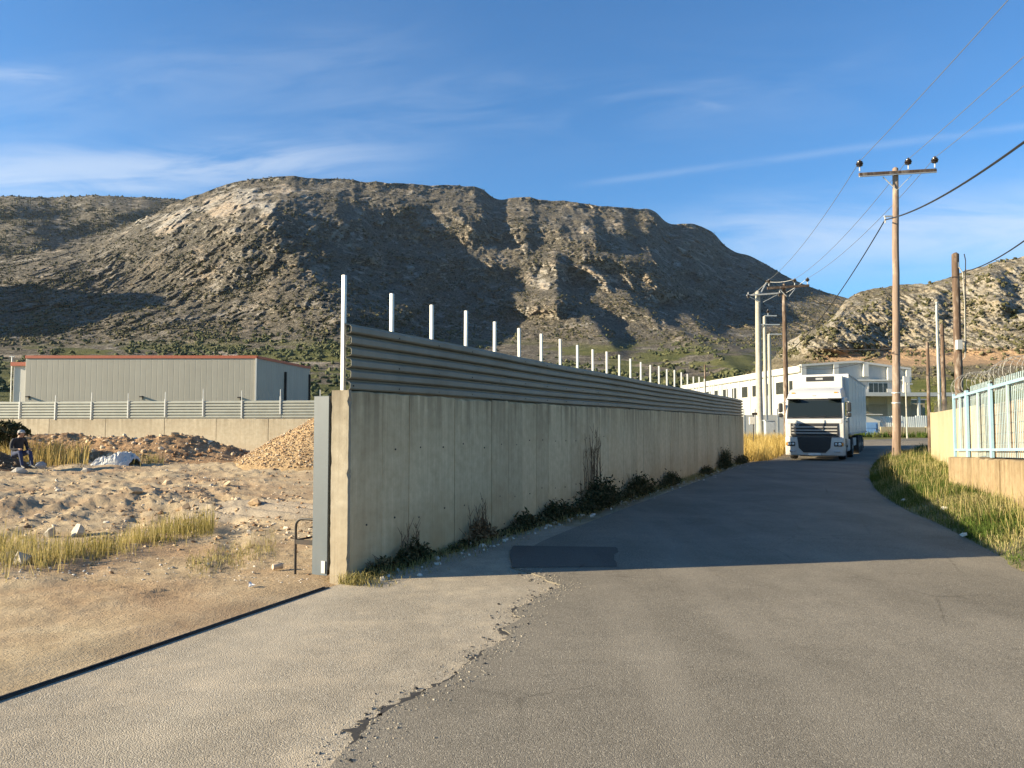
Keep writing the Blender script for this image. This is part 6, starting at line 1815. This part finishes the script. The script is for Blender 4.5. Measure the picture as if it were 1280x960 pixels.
def cone_h(x, y):
    r = np.hypot((x + 6.3) / 1.05, (y - 27.6))
    h = 2.15 - 0.60 * r
    h = np.minimum(h, 1.85 - 0.15 * r)
    return (h.clip(0) * (1 + 0.05 * fbm(x * 1.2, y * 1.2, 3, 5))) + 0.07 * (ridged(x * 3.3, y * 3.3, 4, 14, 0.65) - 0.5) * (h > 0)
heap('gravel_pile', 'tan gravel pile beside the gate end', -10.2, -2.6, 23.6, 31.5, cone_h, M_GRAVEL, 190, 190, 12000, (0.010, 0.042), seed=8, cat='gravel pile')
def per_h(x, y):
    r = np.hypot((x + 17.0) / 1.55, (y - 24.5) / 1.0)
    return (0.80 * np.exp(-(r / 0.95) ** 2.4)) * (1 + 0.2 * fbm(x * 1.5, y * 1.5, 4, 3))
heap('soil_heap', 'soil heap with painted shade the seated person leans against', -20, -14.6, 22.6, 26.6, per_h, M_SHADESP, 90, 70, 120, (0.02, 0.07), seed=12)

# loose stones over the lot
def lot_points(n, seed, w):
    g = np.random.default_rng(seed); P = []
    px_ = g.uniform(-80, 392, n * 4); py_ = 548 + (728 - 548) * g.uniform(0, 1, n * 4) ** 1.0
    ok = g.uniform(0, 1, n * 4) < w(px_, py_)
    px_, py_ = px_[ok][:n], py_[ok][:n]
    P = np.array([G(a, b_) for a, b_ in zip(px_, py_)])
    P[:, 2] = gz(P[:, 0], P[:, 1]) + lot_h(P[:, 0], P[:, 1]) - 0.012
    return P, g
P, g = lot_points(4200, 90, lambda a, b_: (0.06 + ss(700, 660, b_) * ss(575, 600, b_)) * (0.35 + 0.65 * ss(-0.1, 0.3, fbm(a / 40, b_ / 16, 3, 6))))
s = (0.008 + 0.058 * g.uniform(0, 1, len(P)) ** 4.5) * (0.5 + 0.5 * ss(7, 16, P[:, 1]))
o = scatter_lumps('lot_rubble', P, s, M_ROCKT, seed=91, jitter=0.2, sink=0.2)
tag(o, 'loose tan stones and clods strewn over the sandy lot', 'rubble', kind='stuff')
P, g = lot_points(900, 94, lambda a, b_: ss(660, 720, b_) + 0.05)
o = scatter_lumps('lot_pebbles', P, 0.004 + 0.016 * g.uniform(0, 1, len(P)) ** 3, M_ROCKW, seed=95, jitter=0.15, sink=0.2)
tag(o, 'small pale pebbles on the earth near the driveway', 'pebbles', kind='stuff')
# larger blocks one can pick out
for i, (a, b_, s_, lab) in enumerate(((98, 668, 0.15, 'pale broken block at the left of the grass strip'), (64, 670, 0.10, 'smaller pale block left of the grass strip'), (28, 706, 0.13, 'pale chunk at the left edge by the grass'), (230, 640, 0.12, 'tan boulder on the churned ground mid lot'),
                                      (318, 634, 0.14, 'grey brown boulder by the churned mud'), (24, 600, 0.14, 'white stone below the seated person'), (170, 628, 0.13, 'ochre boulder on the rough middle of the lot'), (108, 598, 0.14, 'upright pale stone right of the seated person'),
                                      (210, 608, 0.16, 'dark brown clod beyond the churned mud'), (284, 612, 0.13, 'light brown clod in the middle of the lot'))):
    p = G(a, b_); p = np.array(p); z = float(gz(p[0], p[1]) + lot_h(p[0], p[1]))
    o = scatter_lumps('boulder', np.array([[0, 0, 0.0]]), [s_], M_ROCKW if 'pale' in lab or 'white' in lab else M_ROCKT, seed=200 + i, jitter=0.22)
    o.location = (p[0], p[1], z + s_ * 0.25); tag(o, lab, 'stone', 'boulders on the lot')

# white plastic sheet crumpled on the mound foot
def plastic():
    m, t, b = new_mat('white_plastic_film')
    b.inputs['Base Color'].default_value = (0.52, 0.51, 0.47, 1); b.inputs['Roughness'].default_value = 0.5
    c = AT(142, 574, 26.2)
    X, Y = np.meshgrid(np.linspace(-1.15, 0.95, 60), np.linspace(-0.7, 0.7, 44))
    e = np.clip(1 - ((X - 0.05) / 0.98) ** 4 - (Y / 0.65) ** 4, 0, 1) ** 0.5
    Z = e * (0.14 + 0.30 * ss(-0.9, 0.3, X) + 0.42 * (ridged(X * 2.6, Y * 2.6, 5, 4, 0.65) - 0.5)) + 0.03 * fbm(X * 8, Y * 8, 3, 6)
    V = np.stack([X, Y, Z], -1).reshape(-1, 3); n = len(V); V2 = V.copy(); V2[:, 2] -= 0.012
    F = grid_faces(44, 60)
    o = np_mesh('plastic_sheet', np.concatenate([V, V2]), np.concatenate([F, F[:, ::-1] + n]), m, smooth=False)
    o.location = (c[0], 26.2, float(gz(c[0], 26.2) + lot_h(np.array(c[0]), np.array(26.2))) - 0.02)
    o.scale = (0.78, 1.0, 0.9)
    tag(o, 'crumpled white plastic sheet lying at the foot of the mound', 'plastic sheet')
plastic()
# dark shrub left of the person
def shrub(label, loc, r, h, seed, m=None, n=2200, name='shrub'):
    t = thing(name, label, 'shrub', loc)
    g = np.random.default_rng(seed)
    c = g.normal(0, 1, (n, 3)); c /= np.linalg.norm(c, axis=1)[:, None]; rr = g.uniform(0.45, 1, n) ** 0.6
    lum = 1 + 0.35 * fbm(c[:, 0] * 2 + 5, c[:, 1] * 2 + c[:, 2] * 2, 3, seed)
    C = c * (rr * lum)[:, None] * np.array([r, r, h / 2]) + np.array([0, 0, h / 2])
    s = g.uniform(0.03, 0.07, n); d1 = g.normal(0, 1, (n, 3)); d2 = g.normal(0, 1, (n, 3))
    V = np.stack([C - d1 * s[:, None], C + d2 * s[:, None] * 0.5, C + d1 * s[:, None], C - d2 * s[:, None] * 0.5], 1).reshape(-1, 3)
    F = (np.array([(0, 1, 2, 3)])[None] + (np.arange(n) * 4)[:, None, None]).reshape(-1, 4)
    np_mesh('leaves', V, F, m or M_WEED, smooth=False, parent=t, attrs={'tint': np.repeat(g.uniform(0, 1, n), 4)})
    mb = MB()
    for k in range(8): mb.tube([(0, 0, -0.05), (g.normal(0, r * .4), g.normal(0, r * .4), h * 0.7)], [0.02, 0.006], 5)
    mb.build('stems', M_TWIGS, t)
p = AT(4, 560, 26.8); shrub('dark green shrub at the left edge behind the seated person', (p[0], 26.8, 0.9), 0.7, 0.85, 5)

# crumbs of asphalt and small painted pits along the broken road edge
g = np.random.default_rng(101); n = 1100
i = g.integers(60, len(lnear) - 1, n); base_ = lnear[i]
k_ = (base_[:, 1] > 2.5)
base_ = base_[k_]; n = len(base_)
w_ = g.normal(-0.03, 0.09, n)
P = np.stack([base_[:, 0] + w_, base_[:, 1] + g.normal(0, 0.02, n), np.where(w_ < 0, 0.008, 0.020)], 1)
o = scatter_lumps('asphalt_crumbs', P, 0.003 + 0.013 * g.uniform(0, 1, n) ** 3.0, M_CRUMB, seed=102, jitter=0.2, sink=0.1)
tag(o, 'dark asphalt crumbs along the broken edge of the road', 'crumbs', kind='stuff')
def blob_sheet(name, pts, m, z, label):
    c = np.mean(pts, axis=0); mb = MB()
    n = len(pts); vs = [(p[0], p[1], z) for p in pts] + [(p[0], p[1], z - 0.01) for p in pts]
    mb.add(vs, [tuple(range(n))] + [(i, i + n, (i + 1) % n + n, (i + 1) % n) for i in range(n)])
    o = mb.build(name, m); tag(o, label, kind='structure'); return o
M_PIT = simple('pit_shade', (0.03, 0.028, 0.026), 0.9, 0, 0.4, 30, bmp=0.5)  # the dark inside the pits is put into the colour of flat sheets
g = np.random.default_rng(104)
for j, (a, b_, L, wd) in enumerate(((458, 912, 0.50, 0.07), (520, 880, 0.60, 0.06), (556, 856, 0.45, 0.04), (604, 824, 0.40, 0.03), (638, 790, 0.30, 0.035), (650, 764, 0.25, 0.03))):
    c = np.array(G(a, b_)[:2]); kk = int(np.argmin(np.linalg.norm(lnear - c, axis=1))); 
    idx = np.clip(np.arange(kk - int(L / 0.07), kk + int(L / 0.07) + 1), 0, len(lnear) - 1)
    lp = lnear[idx]
    left_ = [(p[0] - 0.012 - wd * abs(g.normal(0.7, 0.5)) * math.sin(math.pi * q / max(1, len(lp) - 1)), p[1]) for q, p in enumerate(lp)]
    right_ = [(p[0] + 0.01, p[1]) for p in lp[::-1]]
    blob_sheet('road_edge_pit', np.array(left_ + right_), M_PIT, 0.012, 'flat dark sheet painted as a pit in the broken road edge')
# fine grit drifted over the joint between driveway and road
g = np.random.default_rng(107); n = 5200
i = g.integers(40, len(lnear) - 1, n); base_ = lnear[i]; base_ = base_[base_[:, 1] > 2.6]; n = len(base_)
w_ = g.normal(0.03, 0.13, n)
P = np.stack([base_[:, 0] + w_, base_[:, 1] + g.normal(0, 0.05, n), np.where(w_ < 0, 0.007, 0.019)], 1)
o = scatter_lumps('edge_grit', P, 0.0022 + 0.006 * g.uniform(0, 1, n) ** 3.0, mat_tint('pale_grit', [(0.0, (0.16, 0.14, 0.11)), (1.0, (0.48, 0.42, 0.32))]), seed=108, jitter=0.15)
tag(o, 'fine pale grit drifted along the edge of the road', 'grit', kind='stuff')

# stones and litter by the wall
g = np.random.default_rng(110)
n = 420; s_ = g.uniform(0.1, 26, n); w_ = np.abs(g.normal(0.25, 0.18, n)) + 0.03
P = np.stack([WALL_A[0] + WALL_D[0] * s_ + WALL_N[0] * w_, WALL_A[1] + WALL_D[1] * s_ + WALL_N[1] * w_, np.full(n, 0.012)], 1)
o = scatter_lumps('wall_foot_stones', P, 0.008 + 0.035 * g.uniform(0, 1, n) ** 3, M_ROCKW, seed=111, jitter=0.2)
tag(o, 'small stones scattered along the foot of the long wall', 'stones', kind='stuff')
for i, (a, b_, s_, lab) in enumerate(((573, 682, 0.085, 'largest white stone in front of the withered weed'), (584, 685, 0.06, 'smaller white stone right of the largest one'), (589, 681, 0.05, 'pale stone at the right of the white stone group'), (604, 672, 0.06, 'flat pale stone between the two weeds'),
                                      (653, 652, 0.06, 'white stone at the foot of the bushy weed'), (748, 634, 0.08, 'pale stone right of the tall dry stalks'))):
    p = G(a, b_)
    o = scatter_lumps('stone', np.array([[0, 0, 0.0]]), [s_], M_ROCKW, seed=120 + i, jitter=0.18)
    o.location = (p[0], p[1], s_ * 0.45); tag(o, lab, 'stone', 'pale stones at the wall')
p = G(314, 733)
o = scatter_lumps('crumpled_paper', np.array([[0, 0, 0.0]]), [0.035], simple('white_paper', (0.72, 0.72, 0.72), 0.7), seed=140, jitter=0.3); o.location = (p[0], p[1], 0.015 + float(lot_h(np.array(p[0]), np.array(p[1])))); tag(o, 'crumpled white paper on the earth near the gate track', 'litter')
p = G(347, 711); zz = float(lot_h(np.array(p[0]), np.array(p[1])))
st_ = thing('can', 'small crushed pale can lying on the earth near the gate', 'litter', (p[0], p[1], zz + 0.035), 0.7)
MB().lathe([(0.028, -0.06), (0.034, -0.052), (0.031, 0.0), (0.034, 0.05), (0.028, 0.058)], (0, 0, 0), 14, 'x').build('body', simple('faded_can', (0.55, 0.42, 0.30), 0.5), st_, smooth=True)
MB().lathe([(0.026, 0.0585), (0.020, 0.0605)], (0, 0, 0), 14, 'x').build('lid', M_GALV, st_)
for i, (a, b_) in enumerate(((1146, 598), (1120, 606), (1205, 665), (1130, 626), (1180, 640))):
    p = G(a, b_, 0.1); z = float(verge_z(np.array(p[0]), np.array(p[1])))
    o = scatter_lumps('litter', np.array([[0, 0, 0.0]]), [0.05], simple('pale_litter', (0.66, 0.64, 0.58), 0.7), seed=150 + i, jitter=0.35); o.location = (p[0], p[1], z + 0.06)
    tag(o, 'scrap of pale litter caught in the verge grass', 'litter', 'litter on the verge')

# ------------------------------------------------------------------ person sitting on the soil heap
def person():
    y = 24.0
    o0 = AT(20, 600, y); zb = float(gz(o0[0], y) + lot_rise(o0[0], y)) + 0.02
    t = thing('person', 'person in dark jacket, blue jeans and white cap sitting on the soil heap', 'person', (o0[0], y, zb + 0.02), math.radians(-28))
    # joints: name -> (pos, radius); x is forward
    J = {'pel': ((0, 0, .44), .135), 'sp': ((.02, 0, .60), .135), 'ch': ((.09, 0, .80), .145), 'nk': ((.15, 0, .945), .058), 'hd0': ((.185, 0, 1.02), .075), 'hd': ((.20, 0, 1.09), .092), 'hd1': ((.195, 0, 1.16), .07),
         'ns': ((.305, 0, 1.065), .014)}
    E = [('pel', 'sp'), ('sp', 'ch'), ('ch', 'nk'), ('nk', 'hd0'), ('hd0', 'hd'), ('hd', 'hd1'), ('hd', 'ns')]
    for s, n_ in ((1, 'l'), (-1, 'r')):
        J.update({'hip' + n_: ((.03, s * .10, .42), .10), 'th' + n_: ((.22, s * .13, .48), .088), 'kn' + n_: ((.43, s * .15, .52), .066), 'cf' + n_: ((.50, s * .15, .32), .058), 'an' + n_: ((.57, s * .15, .09), .042), 'ft' + n_: ((.66, s * .16, .05), .042), 'to' + n_: ((.78, s * .17, .035), .032),
                  'sh' + n_: ((.09, s * .175, .87), .072), 'ua' + n_: ((.10, s * .225, .74), .058), 'el' + n_: ((.13, s * .245, .60), .048), 'fa' + n_: ((.26, s * .20, .585), .040), 'wr' + n_: ((.365, s * .155, .60), .028), 'pa' + n_: ((.42, s * .14, .605), .034)})
        E += [('pel', 'hip' + n_), ('hip' + n_, 'th' + n_), ('th' + n_, 'kn' + n_), ('kn' + n_, 'cf' + n_), ('cf' + n_, 'an' + n_), ('an' + n_, 'ft' + n_), ('ft' + n_, 'to' + n_),
              ('ch', 'sh' + n_), ('sh' + n_, 'ua' + n_), ('ua' + n_, 'el' + n_), ('el' + n_, 'fa' + n_), ('fa' + n_, 'wr' + n_), ('wr' + n_, 'pa' + n_)]
    names = list(J); idx = {k: i for i, k in enumerate(names)}
    me = bpy.data.meshes.new('body'); me.from_pydata([J[k][0] for k in names], [(idx[a], idx[b_]) for a, b_ in E], [])
    ob = bpy.data.objects.new('body', me); COL.objects.link(ob)
    ob.modifiers.new('skin', 'SKIN'); sub = ob.modifiers.new('sub', 'SUBSURF'); sub.levels = 2; sub.render_levels = 2
    for k in names:
        sv = me.skin_vertices[0].data[idx[k]]; sv.radius = (J[k][1], J[k][1]); sv.use_root = (k == 'pel')
    dg = bpy.context.evaluated_depsgraph_get(); ev = bpy.data.meshes.new_from_object(ob.evaluated_get(dg))
    COL.objects.unlink(ob); bpy.data.objects.remove(ob)
    ev.name = 'body'
    # fingers: five short bent chains rooted in each palm, same mesh
    bm = bmesh.new(); bm.from_mesh(ev)
    for s in (1, -1):
        for q in range(5):
            off = (q - 1.5) * 0.019 if q < 4 else -0.048 * s
            yb = s * .14 + (off if q < 4 else -s * 0.030)
            l_ = (0.065, 0.075, 0.070, 0.055, 0.05)[q]
            p0 = Vector((.435 if q < 4 else .405, yb, .607)); d1 = Vector((1, 0, -0.15)) if q < 4 else Vector((0.75, -s * 0.6, -0.1)); d2 = Vector((0.6, 0, -0.8)) if q < 4 else Vector((0.9, -s * 0.2, -0.4))
            mb = MB().tube([p0 - d1.normalized() * 0.02, p0 + d1.normalized() * l_ * 0.55, p0 + d1.normalized() * l_ * 0.55 + d2.normalized() * l_ * 0.5], [0.0095, 0.009, 0.007], 6)
            vs = [bm.verts.new(v) for v in mb.v]
            for f in mb.f:
                try: bm.faces.new([vs[i_] for i_ in f])
                except ValueError: pass
    bm.to_mesh(ev); bm.free()
    mats = [simple('dark_jacket', (0.022, 0.022, 0.026), 0.85, 0, 0.3, 14), simple('blue_jeans', (0.024, 0.036, 0.085), 0.9, 0, 0.3, 16), simple('skin', (0.42, 0.24, 0.16), 0.6), simple('dark_shoes', (0.03, 0.028, 0.026), 0.6)]
    ev.materials.clear()
    for m in mats: ev.materials.append(m)
    segs = []
    for a, b_ in E:
        k = 0
        if a[:2] in ('hi', 'th', 'kn', 'cf') or b_[:3] == 'hip': k = 1
        if a[:2] in ('an', 'ft'): k = 3
        if a in ('nk', 'hd0', 'hd') or a[:2] in ('wr',): k = 2
        segs.append((Vector(J[a][0]), Vector(J[b_][0]), k))
    for pf in ev.polygons:
        c = pf.center; best = (9, 0)
        for a, b_, k in segs:
            d = b_ - a; u = max(0, min(1, (c - a).dot(d) / d.length_squared)); ds = (c - (a + d * u)).length
            if ds < best[0]: best = (ds, k)
        if c.x > 0.40 and 0.55 < c.z < 0.63 and best[0] < 0.1 and abs(abs(c.y) - 0.14) < 0.08 and c.z > 0.575: best = (0, 2)
        pf.material_index = best[1]; pf.use_smooth = True
    body = bpy.data.objects.new('body', ev); COL.objects.link(body); body.parent = t
    # cap, collar and hair
    cap = MB().lathe([(0.097, 0.0), (0.098, 0.025), (0.088, 0.06), (0.058, 0.085), (0.015, 0.094)], (.195, 0, 1.105), 18).build('cap', simple('white_cap', (0.36, 0.35, 0.33), 0.8), t, smooth=True)
    MB().prism([(.27, -.07), (.35, -.05), (.365, 0), (.35, .05), (.27, .07)], 1.105, 1.117, 'z').build('peak', cap.data.materials[0], cap)
    MB().lathe([(0.095, 0.0), (0.100, 0.045), (0.098, 0.07)], (.178, 0, 1.04), 16).build('hair', simple('dark_hair', (0.02, 0.016, 0.012), 0.8), t, smooth=True)
    MB().lathe([(0.095, 0.0), (0.085, 0.05), (0.088, 0.06)], (.14, 0, .90), 16).build('jacket_collar', mats[0], t, smooth=True)
    for s in (1, -1):
        MB().box((.283, s * .033, 1.085), (.012, .022, .010)).build('eye', simple('eye_dark', (0.03, 0.02, 0.02), 0.3), t)
        MB().lathe([(0.006, 0), (0.02, 0.006), (0.02, 0.012), (0.006, 0.018)], (.19, s * .10 - 0.009, 1.07), 10, 'y').build('ear', mats[2], t)
    MB().box((.283, 0, 1.025), (.012, .045, .008)).build('mouth', simple('lips', (0.30, 0.12, 0.10), 0.5), t)
    # bag on the ground by the feet
    b2 = thing('bag', 'grey crumpled bag on the ground by the seated person', 'bag', (AT(52, 594, y - .2)[0], y - 0.2, zb), 0.3)
    o = scatter_lumps('sack', np.array([[0, 0, 0.12]]), [0.2], simple('grey_bag', (0.28, 0.29, 0.30), 0.7), seed=77, jitter=0.12, flat=(0.6, 0.7), parent=b2)
    MB().tube([(-0.08, 0, 0.2), (-0.05, 0, 0.31), (0.05, 0, 0.31), (0.08, 0, 0.2)], 0.01, 6).build('handle', M_BLACK, b2)
person()

# ------------------------------------------------------------------ thin air between here and the mountain
def haze():
    m = bpy.data.materials.new('thin_haze'); m.use_nodes = True
    t = NT(m.node_tree); t.n.clear()
    pv = t.new('ShaderNodeVolumePrincipled'); out = t.new('ShaderNodeOutputMaterial')
    pv.inputs['Color'].default_value = (0.80, 0.90, 1.0, 1)
    pv.inputs['Density'].default_value = 1.5e-5
    pv.inputs['Anisotropy'].default_value = 0.2
    t.link(pv.outputs[0], out.inputs['Volume'])
    o = MB().box((0, 1000, 340), (15000, 16000, 740)).build('haze', m)
    tag(o, 'thin bluish haze lying over the plain and mountain', 'haze', kind='stuff')
haze()
